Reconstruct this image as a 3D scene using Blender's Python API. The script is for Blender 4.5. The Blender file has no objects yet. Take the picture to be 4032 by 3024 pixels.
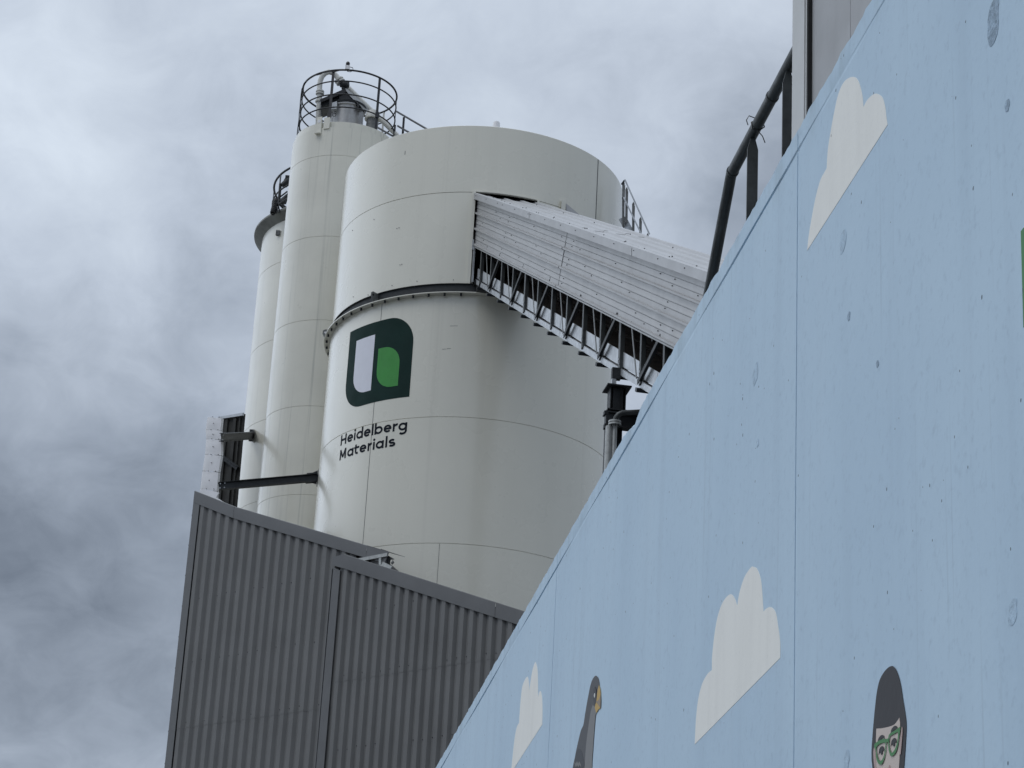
import bpy, bmesh, math, random
from mathutils import Vector as V, noise
R_=math.radians; PI=math.pi
sc=bpy.context.scene; col=sc.collection
random.seed(4)
GZ=-1.6                                   # ground, the eye is at the origin
# ---------------------------------------------------------------- camera
F=9293.3; PIT=.3871; ROLL=-.0558
_r=V((1,0,0)); fw=V((0,math.cos(PIT),math.sin(PIT))); _u=V((0,-math.sin(PIT),math.cos(PIT)))
cR=_r*math.cos(ROLL)-_u*math.sin(ROLL); cU=_r*math.sin(ROLL)+_u*math.cos(ROLL)
cd=bpy.data.cameras.new('camera'); cam=bpy.data.objects.new('camera',cd); col.objects.link(cam)
cd.sensor_width=36; cd.lens=36*F/4032; cd.clip_end=5000; cd.clip_start=.1
from mathutils import Matrix
cam.matrix_world=Matrix(((cR.x,cU.x,-fw.x,0),(cR.y,cU.y,-fw.y,0),(cR.z,cU.z,-fw.z,0),(0,0,0,1)))
sc.camera=cam
# survey helpers: a sight line measured in the photograph meets a known plane or cylinder
def ray(u,v): return fw+cR*((u-2016)/F)-cU*((v-1512)/F)
def at(u,v,y):
    r=ray(u,v); return r*(y/r.y)
# ---------------------------------------------------------------- mesh builder
class MB:
    def __init__(s): s.v=[]; s.f=[]; s.m=[]
    def add(s,pts): i=len(s.v); s.v+= [tuple(p) for p in pts]; return i
    def face(s,pts,m=0):
        i=s.add(pts); s.f.append(list(range(i,i+len(pts)))); s.m.append(m)
    def box(s,c,a,b,d,m=0):               # centre and three half vectors
        c,a,b,d=V(c),V(a),V(b),V(d)
        i=s.add([c+a*x+b*y+d*z for x in(-1,1) for y in(-1,1) for z in(-1,1)])
        for q in((0,1,3,2),(4,6,7,5),(0,4,5,1),(2,3,7,6),(0,2,6,4),(1,5,7,3)):
            s.f.append([i+k for k in q]); s.m.append(m)
    def abox(s,lo,hi,m=0):
        lo,hi=V(lo),V(hi); c=(lo+hi)/2; h=(hi-lo)/2
        s.box(c,(h.x,0,0),(0,h.y,0),(0,0,h.z),m)
    def bar(s,p,q,w,h,up=(0,0,1),m=0):    # w across, h along up
        p,q=V(p),V(q); t=(q-p); L=t.length; t/=L; up=V(up)
        sd=t.cross(up); sd.normalize(); uu=sd.cross(t)
        s.box((p+q)/2,t*(L/2),sd*(w/2),uu*(h/2),m)
    def ibeam(s,p,q,w,h,t=.012,up=(0,0,1)):
        p,q=V(p),V(q); d=(q-p).normalized(); up=V(up); sd=d.cross(up).normalized(); uu=sd.cross(d)
        s.bar(p+uu*(h/2-t/2),q+uu*(h/2-t/2),w,t,uu); s.bar(p-uu*(h/2-t/2),q-uu*(h/2-t/2),w,t,uu)
        s.bar(p,q,t,h-2*t-.001,uu)
    def tube(s,pts,r,n=12,closed=False,cap=True,m=0):
        pts=[V(p) for p in pts]; N=len(pts); rings=[]; pa=None
        for i,p in enumerate(pts):
            if closed: t=pts[(i+1)%N]-pts[i-1]
            else: t=pts[min(i+1,N-1)]-pts[max(i-1,0)]
            t.normalize()
            if pa is None:
                a=t.cross(V((0,0,1)))
                if a.length<.1: a=t.cross(V((1,0,0)))
            else: a=pa-t*pa.dot(t)
            a.normalize(); pa=a; b=t.cross(a)
            rr=r[i] if isinstance(r,(list,tuple)) else r
            rings.append(s.add([p+a*(rr*math.cos(2*PI*k/n))+b*(rr*math.sin(2*PI*k/n)) for k in range(n)]))
        for i in range(N if closed else N-1):
            A=rings[i]; B=rings[(i+1)%N]
            for k in range(n):
                s.f.append([A+k,A+(k+1)%n,B+(k+1)%n,B+k]); s.m.append(m)
        if cap and not closed:
            s.f.append([rings[0]+k for k in range(n)]); s.f.append([rings[-1]+k for k in range(n)]); s.m+=[m,m]
    def lathe(s,c,prof,t0=0,t1=360,n=256,mats=None):   # prof [(r,z)], theta 0 faces the viewer, + to the right
        full=abs(t1-t0)>=359.99; k=max(3,int(n*abs(t1-t0)/360)); cols=k if full else k+1; base=[]
        for r,z in prof:
            base.append(s.add([(c[0]+r*math.sin(R_(t0+(t1-t0)*j/k)),c[1]-r*math.cos(R_(t0+(t1-t0)*j/k)),z) for j in range(cols)]))
        for i in range(len(prof)-1):
            for j in range(k):
                j2=(j+1)%cols
                s.f.append([base[i]+j,base[i]+j2,base[i+1]+j2,base[i+1]+j]); s.m.append(mats[i] if mats else 0)
    def prism(s,poly,ext,m=0):            # poly 3-D outline, ext extrusion vector
        ext=V(ext); n=len(poly); i=s.add([V(p) for p in poly]); j=s.add([V(p)+ext for p in poly])
        s.f.append([i+k for k in range(n)]); s.f.append([j+k for k in range(n)][::-1]); s.m+=[m,m]
        for k in range(n):
            s.f.append([i+k,i+(k+1)%n,j+(k+1)%n,j+k]); s.m.append(m)
    def grid(s,rows,m=0):
        idx=[s.add(r) for r in rows]
        for a,b in zip(idx,idx[1:]):
            for k in range(len(rows[0])-1):
                s.f.append([a+k,a+k+1,b+k+1,b+k]); s.m.append(m)
ORG={}
def tag(o,label=None,cat=None,group=None,kind=None):
    if label: o['label']=label
    if cat: o['category']=cat
    if group: o['group']=group
    if kind: o['kind']=kind
    return o
def obj(name,mb,mat,parent=None,label=None,smooth=True,angle=38,org=None,recalc=True):
    o0=V(ORG[parent.name]) if parent else V(org or (0,0,0))
    me=bpy.data.meshes.new(name)
    me.from_pydata([tuple(V(v)-o0) for v in mb.v],[],mb.f)
    mats=mat if isinstance(mat,(list,tuple)) else [mat]
    for m in mats: me.materials.append(m)
    me.polygons.foreach_set('material_index',mb.m)
    bm=bmesh.new(); bm.from_mesh(me)
    big=[f for f in bm.faces if len(f.verts)>4]
    if big: bmesh.ops.triangulate(bm,faces=big)
    if recalc: bmesh.ops.recalc_face_normals(bm,faces=bm.faces)
    bm.to_mesh(me); bm.free()
    if smooth:
        me.polygons.foreach_set('use_smooth',[True]*len(me.polygons)); me.set_sharp_from_angle(angle=R_(angle))
    o=bpy.data.objects.new(name,me); col.objects.link(o)
    if parent: o.parent=parent; ORG[o.name]=tuple(o0)
    else: o.location=o0; ORG[o.name]=tuple(o0)
    if label: o['label']=label
    return o
def thing(name,loc,label,cat,group=None):
    o=bpy.data.objects.new(name,None); col.objects.link(o); o.location=loc; o.empty_display_size=.2
    ORG[o.name]=tuple(loc); return tag(o,label,cat,group)
# ---------------------------------------------------------------- materials
def lin(r,g,b): return tuple((x/255/12.92 if x<=10 else ((x/255+.055)/1.055)**2.4) for x in (r,g,b))
class NT:
    def __init__(s,tree): s.t=tree; s.N=tree.nodes; s.L=tree.links
    def n(s,typ,**k):
        o=s.N.new(typ)
        for a,b in k.items(): setattr(o,a,b)
        return o
    def set(s,inp,v):
        if hasattr(v,'links') or hasattr(v,'is_linked'): s.L.new(v,inp)
        else: inp.default_value=v
    def math(s,op,a,b=0,c=None,clamp=False):
        o=s.n('ShaderNodeMath',operation=op,use_clamp=clamp); s.set(o.inputs[0],a); s.set(o.inputs[1],b)
        if c is not None: s.set(o.inputs[2],c)
        return o.outputs[0]
    def mapr(s,x,a,b,c=0.,d=1.,smooth=False):
        o=s.n('ShaderNodeMapRange',interpolation_type='SMOOTHSTEP' if smooth else 'LINEAR')
        for i,v in enumerate((x,a,b,c,d)): s.set(o.inputs[i],v)
        return o.outputs[0]
    def noise(s,vec,scale,detail=4,rough=.5,dist=0):
        o=s.n('ShaderNodeTexNoise'); s.L.new(vec,o.inputs['Vector']); o.inputs['Scale'].default_value=scale
        o.inputs['Detail'].default_value=detail; o.inputs['Roughness'].default_value=rough; o.inputs['Distortion'].default_value=dist
        return o.outputs['Fac']
    def vmul(s,vec,sc_,off=(0,0,0),rotz=0):
        o=s.n('ShaderNodeMapping'); s.L.new(vec,o.inputs['Vector']); o.inputs['Scale'].default_value=sc_
        o.inputs['Location'].default_value=off; o.inputs['Rotation'].default_value=(0,0,rotz); return o.outputs[0]
    def mix(s,f,a,b,typ='MIX'):
        o=s.n('ShaderNodeMix',data_type='RGBA',blend_type=typ); s.set(o.inputs[0],f)
        for i,v in((6,a),(7,b)):
            if isinstance(v,tuple): o.inputs[i].default_value=(*v[:3],1)
            else: s.L.new(v,o.inputs[i])
        return o.outputs[2]
MATS={}
def base(name):
    m=bpy.data.materials.new(name); m.use_nodes=True; t=NT(m.node_tree)
    b=t.N['Principled BSDF']; geo=t.n('ShaderNodeNewGeometry'); return m,t,b,geo.outputs['Position']
def mat(name,c,rough=.5,metal=0,var=.12,scale=6,streak=0,sstr=(5,5,.2),bump=.0,bscale=40,spec=.5,coat=0,dirt=None,bdet=5):
    if name in MATS: return MATS[name]
    m,t,b,P=base(name)
    n1=t.noise(P,scale,5,.6); k=t.mapr(n1,.3,.7,1-var,1+var)
    cc=t.mix(1,tuple(c),tuple(c))
    o=t.n('ShaderNodeMix',data_type='RGBA',blend_type='MULTIPLY'); o.inputs[0].default_value=1; o.inputs[6].default_value=(*c,1)
    comb=t.n('ShaderNodeCombineColor'); 
    for i in range(3): t.L.new(k,comb.inputs[i])
    t.L.new(comb.outputs[0],o.inputs[7]); cout=o.outputs[2]
    if streak:
        s1=t.noise(t.vmul(P,sstr),1,4,.65,0); s2=t.noise(t.vmul(P,(sstr[0]*.25,sstr[1]*.25,sstr[2]*1.6),(7,3,1)),1,3,.5)
        f=t.math('MULTIPLY',t.mapr(s1,.54,.78,0,1),t.mapr(s2,.35,.65,.25,1)); f=t.math('MULTIPLY',f,streak)
        cout=t.mix(f,cout,dirt or tuple(x*.45 for x in c))
    t.L.new(cout,b.inputs['Base Color'])
    rn=t.mapr(t.noise(P,scale*1.7,4,.6),.3,.7,rough-.06,rough+.08); t.L.new(rn,b.inputs['Roughness'])
    b.inputs['Metallic'].default_value=metal; b.inputs['Specular IOR Level'].default_value=spec
    if coat: b.inputs['Coat Weight'].default_value=coat; b.inputs['Coat Roughness'].default_value=.2
    if bump:
        bp=t.n('ShaderNodeBump'); bp.inputs['Strength'].default_value=bump; bp.inputs['Distance'].default_value=.01
        t.L.new(t.noise(P,bscale,bdet,.6),bp.inputs['Height']); t.L.new(bp.outputs[0],b.inputs['Normal'])
    MATS[name]=m; return m
M_silo=mat('silo_paint',(.70,.685,.60),.28,var=.03,scale=.5,streak=.16,sstr=(4.5,4.5,.05),bump=.10,bscale=.9,bdet=0,spec=.5,coat=.7)
M_siloB=mat('weathered_silo_paint',(.675,.66,.58),.33,var=.05,scale=1.1,streak=.75,sstr=(11,11,.16),bump=.10,bscale=1.0,bdet=0,coat=.6,dirt=(.26,.27,.25))
M_siloA=mat('left_silo_paint',(.68,.665,.585),.32,var=.05,scale=1.1,streak=.22,sstr=(8,8,.16),bump=.10,bscale=1.0,bdet=0,coat=.6,dirt=(.28,.28,.26))
M_seam=mat('seam_dark',(.13,.13,.125),.7,var=.2)
M_steel=mat('dark_steel',(.018,.021,.024),.55,metal=.2,var=.3,scale=9,bump=.1)
M_rail=mat('black_rail',(.014,.015,.019),.5,metal=0,var=.3,scale=12)
M_galv=mat('galvanised',(.48,.50,.52),.42,metal=.55,var=.22,scale=7,bump=.05)
M_galvd=mat('weathered_galvanised',(.062,.068,.069),.5,metal=.5,var=.3,scale=8,streak=.3,sstr=(9,9,1.2),bump=.1)
M_galvp=mat('pale_galvanised_pipe',(.40,.41,.40),.5,metal=.4,var=.2,scale=14,streak=.3,sstr=(18,18,.9))
M_clad=mat('gallery_cladding',(.37,.37,.372),.42,metal=.12,var=.07,scale=1.5,streak=.10,sstr=(3,3,3),bump=.05,bscale=3)
M_roof=mat('gallery_roof_sheet',(.40,.402,.41),.42,metal=.12,var=.07,scale=1.5,streak=.12,sstr=(3,3,3),bump=.05,bscale=3)
M_gap=mat('shadow_gap',(.012,.012,.013),.9,var=.1)  # near-black colour stands in for shade inside gaps and hollows
M_screw=mat('screw_heads',(.05,.05,.055),.5,metal=.5)
M_rib=mat('shed_cladding',(.140,.140,.138),.42,metal=.05,var=.09,scale=1.2,streak=.30,sstr=(6,6,.35),dirt=(.075,.076,.076),bump=.22,bscale=1.4,bdet=2)
M_fasc=mat('shed_fascia',(.122,.124,.127),.40,metal=.05,var=.08,scale=2,bump=.25,bscale=1.6,bdet=2)
M_white=mat('white_flashing',(.70,.70,.72),.45,var=.06,scale=3,streak=.15,sstr=(6,6,.6),bump=.12,bscale=4)
M_deck=mat('rusty_deck',(.085,.062,.045),.85,var=.45,scale=4,streak=.8,sstr=(2,2,5),dirt=(.022,.015,.011),bump=.3,bscale=12)
M_brown=mat('rusty_pan',(.050,.032,.022),.8,var=.4,scale=5,streak=.5,sstr=(2,2,6),dirt=(.03,.018,.012))
M_trim=mat('building_trim',(.50,.505,.50),.5,var=.04,scale=2)
M_panel=mat('building_panel',(.325,.328,.335),.55,var=.06,scale=3,bump=.05)
M_logo=mat('logo_dark_green',(.007,.027,.023),.6,var=.12,scale=3,spec=.12)
M_logow=mat('logo_white',(.68,.69,.76),.4,var=.03)
M_logog=mat('logo_green',(.035,.26,.042),.6,var=.08,scale=3)
M_letter=mat('lettering',(.008,.012,.019),.6,var=.1,spec=.12)
M_pipe=mat('white_pipe_paint',(.58,.58,.55),.45,var=.12,scale=9,streak=.35,sstr=(14,14,1.5))
M_stain=mat('stainless',(.42,.42,.42),.38,metal=.55,var=.2,scale=5,streak=.5,sstr=(8,8,.8),dirt=(.16,.14,.13))
M_grey=mat('mid_grey_steel',(.15,.155,.155),.5,metal=.3,var=.25,scale=10)
M_black=mat('black_plastic',(.012,.012,.014),.35)
# ---------------------------------------------------------------- world and sun
SUN_AZ=-128; SUN_EL=55
def make_world():
    w=bpy.data.worlds.new('World'); sc.world=w; w.use_nodes=True; t=NT(w.node_tree)
    bg=t.N['Background']; tc=t.n('ShaderNodeTexCoord'); D=tc.outputs['Generated']
    nm=t.n('ShaderNodeVectorMath',operation='NORMALIZE'); t.L.new(D,nm.inputs[0]); D=nm.outputs[0]
    sky=t.n('ShaderNodeTexSky',sky_type='NISHITA'); sky.sun_disc=False; sky.sun_elevation=R_(SUN_EL); sky.sun_rotation=R_(SUN_AZ)
    sep=t.n('ShaderNodeSeparateXYZ'); t.L.new(D,sep.inputs[0])
    # cloud sheet seen in perspective
    zz=t.math('ADD',t.math('MAXIMUM',sep.outputs[2],0),.55)
    px=t.math('DIVIDE',sep.outputs[0],zz); py=t.math('DIVIDE',sep.outputs[1],zz)
    cx=t.n('ShaderNodeCombineXYZ'); t.L.new(px,cx.inputs[0]); t.L.new(py,cx.inputs[1])
    C=cx.outputs[0]
    n1=t.noise(t.vmul(C,(1,1,1),(3.1,7.7,0)),3.4,7,.52,.3); n2=t.noise(t.vmul(C,(1.1,.8,1),(11.3,2.2,4)),8.5,6,.52,.4)
    n3=t.noise(t.vmul(C,(1,1,1),(1.3,5.2,9)),26,5,.6,.6)
    v=t.math('MULTIPLY_ADD',t.math('SUBTRACT',n1,.5),.70,.60)
    v=t.math('MULTIPLY_ADD',t.math('SUBTRACT',n2,.5),.52,v)
    v=t.math('MULTIPLY_ADD',t.math('SUBTRACT',n3,.5),.30,v)
    for (dx,dy,sig,wt) in BLOBS:
        r=ray(dx*1.8228,dy*1.8228).normalized()
        d=t.n('ShaderNodeVectorMath',operation='DOT_PRODUCT'); t.L.new(D,d.inputs[0]); d.inputs[1].default_value=r
        p=t.math('POWER',t.math('MAXIMUM',d.outputs['Value'],0),1/R_(sig)**2)
        v=t.math('MULTIPLY_ADD',p,wt,v)
    # the cloud cover is thinnest high up and towards the left
    v=t.math('ADD',v,t.mapr(sep.outputs[2],.55,1,0,.5))
    dl=t.n('ShaderNodeVectorMath',operation='DOT_PRODUCT'); t.L.new(D,dl.inputs[0]); dl.inputs[1].default_value=V((-.80,.50,.33)).normalized()
    left=t.mapr(dl.outputs['Value'],.72,.97,0,1,True); v=t.math('ADD',v,t.math('MULTIPLY',left,.35))
    cr=t.n('ShaderNodeValToRGB'); t.L.new(v,cr.inputs[0]); e=cr.color_ramp.elements
    stops=[(0,(84,92,105)),(.25,(110,119,132)),(.5,(148,158,172)),(.75,(184,194,208)),(1.,(208,218,230))]
    e[0].position=0; e[1].position=1
    for p,_ in stops[1:-1]: e.new(p)
    for i,(p,c) in enumerate(stops): e[i].position=p; e[i].color=(*lin(*c),1)
    sc10=t.mix(1,cr.outputs[0],(10.,10.,10.),'MULTIPLY'); sc10.node.clamp_result=False
    up=t.math('ADD',t.mapr(sep.outputs[2],.5,1,1,1.5),t.math('MULTIPLY',left,.55))
    gain=t.n('ShaderNodeVectorMath',operation='SCALE'); t.L.new(sc10,gain.inputs[0]); t.L.new(up,gain.inputs['Scale'])
    out=t.mix(.94,sky.outputs[0],gain.outputs[0])
    t.L.new(out,bg.inputs[0]); bg.inputs[1].default_value=.1
BLOBS=[(80,330,3.0,.20),(480,60,4.5,.14),(1100,140,6.5,.28),(1520,60,2.5,.08),(560,520,2.6,-.18),(230,1380,4.2,-.13),(330,900,4.5,-.12),
       (60,760,2.5,.05),(1640,330,2.2,-.24),(1450,420,2.5,-.05),(300,1700,1.3,.12),(60,1050,3,-.12)]
make_world()
sl=bpy.data.lights.new('sun','SUN'); sl.energy=.6; sl.angle=R_(28); sl.color=(1,.975,.94)
so=bpy.data.objects.new('sun',sl); col.objects.link(so)
sd=V((math.sin(R_(SUN_AZ))*math.cos(R_(SUN_EL)),math.cos(R_(SUN_AZ))*math.cos(R_(SUN_EL)),math.sin(R_(SUN_EL))))
so.rotation_euler=sd.to_track_quat('Z','Y').to_euler(); so.location=(0,0,60)
# ---------------------------------------------------------------- ground
g=MB(); g.face([(-900,-900,GZ),(900,-900,GZ),(900,900,GZ),(-900,900,GZ)])
tag(obj('ground',g,mat('asphalt_yard',(.11,.11,.108),.85,var=.3,scale=1.5,bump=.3,bscale=30)),kind='structure')
# ---------------------------------------------------------------- mural wall
WD=V((-.132229,.991219,0)); WN=V((.991219,.132229,0)); WP=2.4
def W(s,z,off=0): return WD*s+WN*(WP+off)+V((0,0,z))
def whit(u,v,off=0):
    r=ray(u,v); return r*((WP+off)/r.dot(WN))
def wsz(u,v):
    p=whit(u,v); return p.dot(WD),p.z
def wall_material():
    m,t,b,P=base('painted_concrete')
    Q=t.vmul(P,(1,1,1),rotz=-R_(7.598))
    big=t.noise(t.vmul(Q,(.9,.9,.5)),1,4,.55); st=t.noise(t.vmul(Q,(4.5,4.5,.22),(3,1,0)),1,5,.6); fn=t.noise(Q,26,4,.6)
    c=t.mix(t.mapr(big,.35,.65),(.44,.58,.705),(.48,.622,.742))
    c=t.mix(t.mapr(st,.5,.78,0,.22),c,(.30,.40,.51))
    st2=t.noise(t.vmul(Q,(9,9,.35),(8,2,5)),1,4,.6)
    c=t.mix(t.mapr(st2,.56,.80,0,.16),c,(.50,.61,.71))
    c=t.mix(t.mapr(fn,.55,.8,0,.35),c,(.24,.34,.45))
    st3=t.noise(t.vmul(Q,(26,26,.45),(4,4,4)),1,3,.5); c=t.mix(t.math('MULTIPLY',t.mapr(st3,.62,.76,0,.26),t.mapr(big,.4,.62)),c,(.22,.30,.38))
    # greyish weathering along the upper edge
    sp=t.n('ShaderNodeSeparateXYZ'); t.L.new(P,sp.inputs[0])
    edge=t.math('MULTIPLY',t.mapr(sp.outputs[2],4.78,5.06,0,1,True),t.mapr(t.noise(t.vmul(Q,(5,5,2)),1,6,.65),.47,.72))
    c=t.mix(t.math('MULTIPLY',edge,.55),c,(.25,.315,.34))
    pit=None
    clus=t.mapr(t.noise(t.vmul(Q,(1.0,1.0,.8),(2,9,4)),1,3,.5),.46,.62)
    for scl,rad,msk in((6.5,.062,.66),(15,.085,.70),(31,.13,.50)):
        vo=t.n('ShaderNodeTexVoronoi',feature='F1'); vo.inputs['Scale'].default_value=scl
        ds=t.noise(Q,scl*3,2,.5); 
        t.L.new(t.vmul(Q,(1,1,.8),(scl,scl*.3,1)),vo.inputs['Vector'])
        sc3=t.n('ShaderNodeSeparateColor'); t.L.new(vo.outputs['Color'],sc3.inputs[0])
        rr=t.math('MULTIPLY',t.mapr(sc3.outputs[0],msk,1,0,rad),t.mapr(ds,.3,.7,.5,1.5))
        if scl>10: rr=t.math('MULTIPLY',rr,clus)
        k=t.math('LESS_THAN',vo.outputs['Distance'],rr)
        pit=k if pit is None else t.math('MAXIMUM',pit,k)
    c=t.mix(t.math('MULTIPLY',pit,.85),c,(.045,.06,.085))
    t.L.new(c,b.inputs['Base Color']); b.inputs['Roughness'].default_value=.62; b.inputs['Specular IOR Level'].default_value=.35
    h=t.math('MULTIPLY_ADD',fn,.25,t.math('MULTIPLY',t.noise(Q,7,5,.6),.7)); h=t.math('MULTIPLY_ADD',pit,-1.6,h)
    bp=t.n('ShaderNodeBump'); bp.inputs['Strength'].default_value=.42; bp.inputs['Distance'].default_value=.006
    t.L.new(h,bp.inputs['Height']); t.L.new(bp.outputs[0],b.inputs['Normal'])
    return m
M_wall=wall_material()
TOP=5.04; JO=[2.74,8.945,15.15,21.36,27.55]
def build_wall():
    s0,s1=-5,34
    ss=set(); x=s0
    while x<=s1: ss.add(round(x,3)); x+=.045
    for j in JO: ss.update((j-.007,j-.0065,j,j+.0065,j+.007))
    ss=sorted(ss)
    zs=[GZ,0,1.5,3,4.3,4.80,4.88,4.905,4.914,4.919,4.925,4.931,4.936,TOP-.012,TOP]
    w=MB(); rows=[]
    for z in zs:
        r=[]
        for s in ss:
            off=0
            if any(abs(s-j)<.0066 for j in JO) and z<4.95: off=.011
            if abs(z-4.925)<.0065: off=max(off,.009*(.55+.45*math.sin(s*2.1)))
            zz=z
            if z>TOP-.05:
                d=.012*noise.noise((s*6,0,3))+.008*noise.noise((s*19,0,8))
                d-=.05*math.exp(-((s-12.55)/.14)**2)*(1+.5*noise.noise((s*22,1,1)))
                d-=.05*max(0,noise.noise((s*2.3,5,5))-.36)+.03*max(0,noise.noise((s*7.3,2,5))-.45)
                zz+=d
                if z==TOP: off=.010+.006*noise.noise((s*9,4,4))
                else: off+=.004*noise.noise((s*14,6,1))
            elif z>4.9 and z<4.935: zz+=.006*noise.noise((s*1.4,2,9))
            r.append(W(s,zz,off))
        rows.append(r)
    rows.append([W(s,TOP-.01,.24) for s in ss]); rows.append([W(s,GZ,.25) for s in ss])
    w.grid(rows)
    return w
wall=obj('mural_wall',build_wall(),M_wall,None,None,angle=14,org=tuple(W(0,GZ)))
tag(wall,'tall light blue painted concrete wall with mural of clouds, bird and woman in glasses','wall')
def paint(name,c,rough=.6):
    m,t,b,P=base(name)
    n=t.noise(t.vmul(P,(7,7,.9)),1,5,.6); n2=t.noise(P,45,3,.6)
    cc=t.mix(t.mapr(n,.45,.75,0,.30),tuple(c),tuple(x*.8 for x in c)); cc=t.mix(t.mapr(n2,.6,.8,0,.35),cc,tuple(x*.72 for x in c))
    vo=t.n('ShaderNodeTexVoronoi'); vo.inputs['Scale'].default_value=11; t.L.new(P,vo.inputs['Vector'])
    s3=t.n('ShaderNodeSeparateColor'); t.L.new(vo.outputs['Color'],s3.inputs[0])
    k=t.math('LESS_THAN',vo.outputs['Distance'],t.mapr(s3.outputs[0],.8,1,0,.11))
    cc=t.mix(t.math('MULTIPLY',k,.7),cc,tuple(x*.25 for x in c))
    t.L.new(cc,b.inputs['Base Color']); b.inputs['Roughness'].default_value=rough; b.inputs['Specular IOR Level'].default_value=.3
    bp=t.n('ShaderNodeBump'); bp.inputs['Strength'].default_value=.35; bp.inputs['Distance'].default_value=.005
    t.L.new(t.noise(P,9,6,.65),bp.inputs['Height']); t.L.new(bp.outputs[0],b.inputs['Normal']); return m
P_cloud=paint('cloud_paint',(.82,.815,.77)); P_dark=paint('charcoal_paint',(.022,.021,.025)); P_bird=paint('bird_grey_paint',(.060,.062,.069))
P_breast=paint('bird_light_paint',(.19,.19,.19)); P_wing=paint('bird_wing_paint',(.030,.034,.042)); P_beak=paint('beak_paint',(.52,.34,.09))
P_skin=paint('skin_paint',(.58,.50,.45)); P_green=paint('green_paint',(.06,.22,.075)); P_pale=paint('pale_paint',(.72,.72,.68)); P_ear=paint('ear_paint',(.44,.33,.31))
P_mark=paint('mark_paint',(.17,.17,.165)); P_tan=paint('beak_shade_paint',(.27,.21,.16))
def crom(pts,corner,n=7):
    N=len(pts); out=[]
    for i in range(N):
        a,b=pts[i],pts[(i+1)%N]; p=pts[i-1]; q=pts[(i+2)%N]
        if i in corner: p=(2*a[0]-b[0],2*a[1]-b[1])
        if (i+1)%N in corner: q=(2*b[0]-a[0],2*b[1]-a[1])
        for k in range(n):
            t=k/n; f=lambda j:.5*(2*a[j]+(b[j]-p[j])*t+(2*p[j]-5*a[j]+4*b[j]-q[j])*t*t+(3*a[j]-p[j]-3*b[j]+q[j])*t**3)
            out.append((f(0),f(1)))
    return out
def mural(name,px,m,parent,org,scl,layer=1,corner=(),label=None,smooth=True):
    pts=[(org[0]+x/scl,org[1]+y/scl) for x,y in px]
    # outline is drawn in the plane of the wall
    sz=[wsz(*p) for p in pts]
    if smooth: sz=crom(sz,set(corner))
    mb=MB(); mb.prism([W(s,z,-.0012*layer) for s,z in sz],WN*(.0010))
    return obj(name,mb,m,parent,label,smooth=False)
o1=(2700,0); k1=1.6592
mural('painted_cloud',[(795,1637),(805,1540),(825,1420),(850,1290),(880,1180),(905,1130),(922,1100),(930,980),(945,880),(970,740),(1000,610),(1040,530),(1095,502),(1130,530),(1155,620),(1163,700),(1190,650),(1240,612),(1285,635),(1305,700),(1312,760),(1320,815)],
      P_cloud,wall,o1,k1,corner=(0,6,15,21),label='highest painted cloud with two rounded humps')
mural('painted_cloud',[(168,1525),(178,1330),(195,1180),(225,1060),(265,985),(300,953),(302,850),(320,680),(345,540),(385,430),(440,371),(475,400),(495,460),(512,360),(550,240),(600,165),(620,160),(650,180),(680,280),(697,505),(720,480),(755,470),(790,510),(810,620),(825,740),(825,860)],
      P_cloud,wall,(2650,2150),1.9517,corner=(0,5,12,19,25),label='large painted cloud with four humps')
mural('painted_cloud',[(532,925),(540,840),(555,700),(570,620),(586,588),(590,520),(600,400),(612,330),(640,280),(652,320),(653,375),(660,330),(675,240),(695,182),(709,230),(712,300),(713,420),(721,385),(731,378),(740,420),(743,510),(741,600)],
      P_cloud,wall,(1700,2500),1.7015,corner=(0,4,10,16,21),label='smallest painted cloud beside the bird')
ob=(2150,2550); kb=3.5
bird=mural('painted_bird',[(250,2300),(375,1659),(420,1420),(470,1200),(490,1130),(520,1060),(545,900),(590,650),(620,510),(650,430),(690,388),(725,420),(740,480),(742,520),(715,700),(700,900),(690,950),(672,1150),(655,1400),(640,1659),(630,2300)],P_bird,wall,ob,kb,2,corner=(0,20,13,15),label='painted grey bird with a yellow beak')
mural('breast',[(650,790),(620,900),(590,1100),(560,1350),(540,1659),(520,2300),(629,2300),(639,1659),(654,1400),(671,1150),(688,950),(698,903),(685,830)],P_breast,bird,ob,kb,3,corner=(0,5,6,11))
mural('beak',[(741,515),(758,590),(765,700),(762,800),(758,838),(735,850),(702,905),(685,830),(690,790),(710,690),(720,600)],P_beak,bird,ob,kb,4,corner=(0,4,6))
mural('beak_shade',[(763,650),(766,720),(762,835),(740,800),(720,770),(700,745),(740,720)],P_tan,bird,ob,kb,5,corner=(0,2))
def ell(cx,cy,rx,ry,n=14): return [(cx+rx*math.cos(2*PI*i/n),cy+ry*math.sin(2*PI*i/n)) for i in range(n)]
eye=mural('eye',ell(685,662,24,118),P_wing,bird,ob,kb,5)
mural('wing',[(300,2000),(375,1659),(390,1580),(430,1430),(465,1395),(500,1440),(520,1530),(536,1620),(500,1700),(480,2000)],P_wing,bird,ob,kb,3,corner=(0,9))
mural('wing_marking',[(395,1575),(418,1600),(437,1568),(452,1600),(468,1568),(488,1612),(492,1645),(470,1618),(455,1650),(440,1618),(420,1650)],P_mark,bird,ob,kb,4,smooth=False)
mural('eye_highlight',ell(683,660,7,30),P_pale,bird,ob,kb,6)
ow=(3300,2550); kw=3.5
wo=mural('painted_woman',[(745,255),(700,275),(640,340),(580,450),(545,600),(525,750),(500,1000),(480,1250),(470,1400),(470,1550),(480,1659),(500,2100),(890,2100),(915,1659),(930,1450),(945,1200),(948,1050),(935,920),(900,700),(880,560),(850,420),(810,310),(770,262)],P_dark,wall,ow,kw,2,corner=(11,12),label='painted woman with black hair and green glasses')
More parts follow.
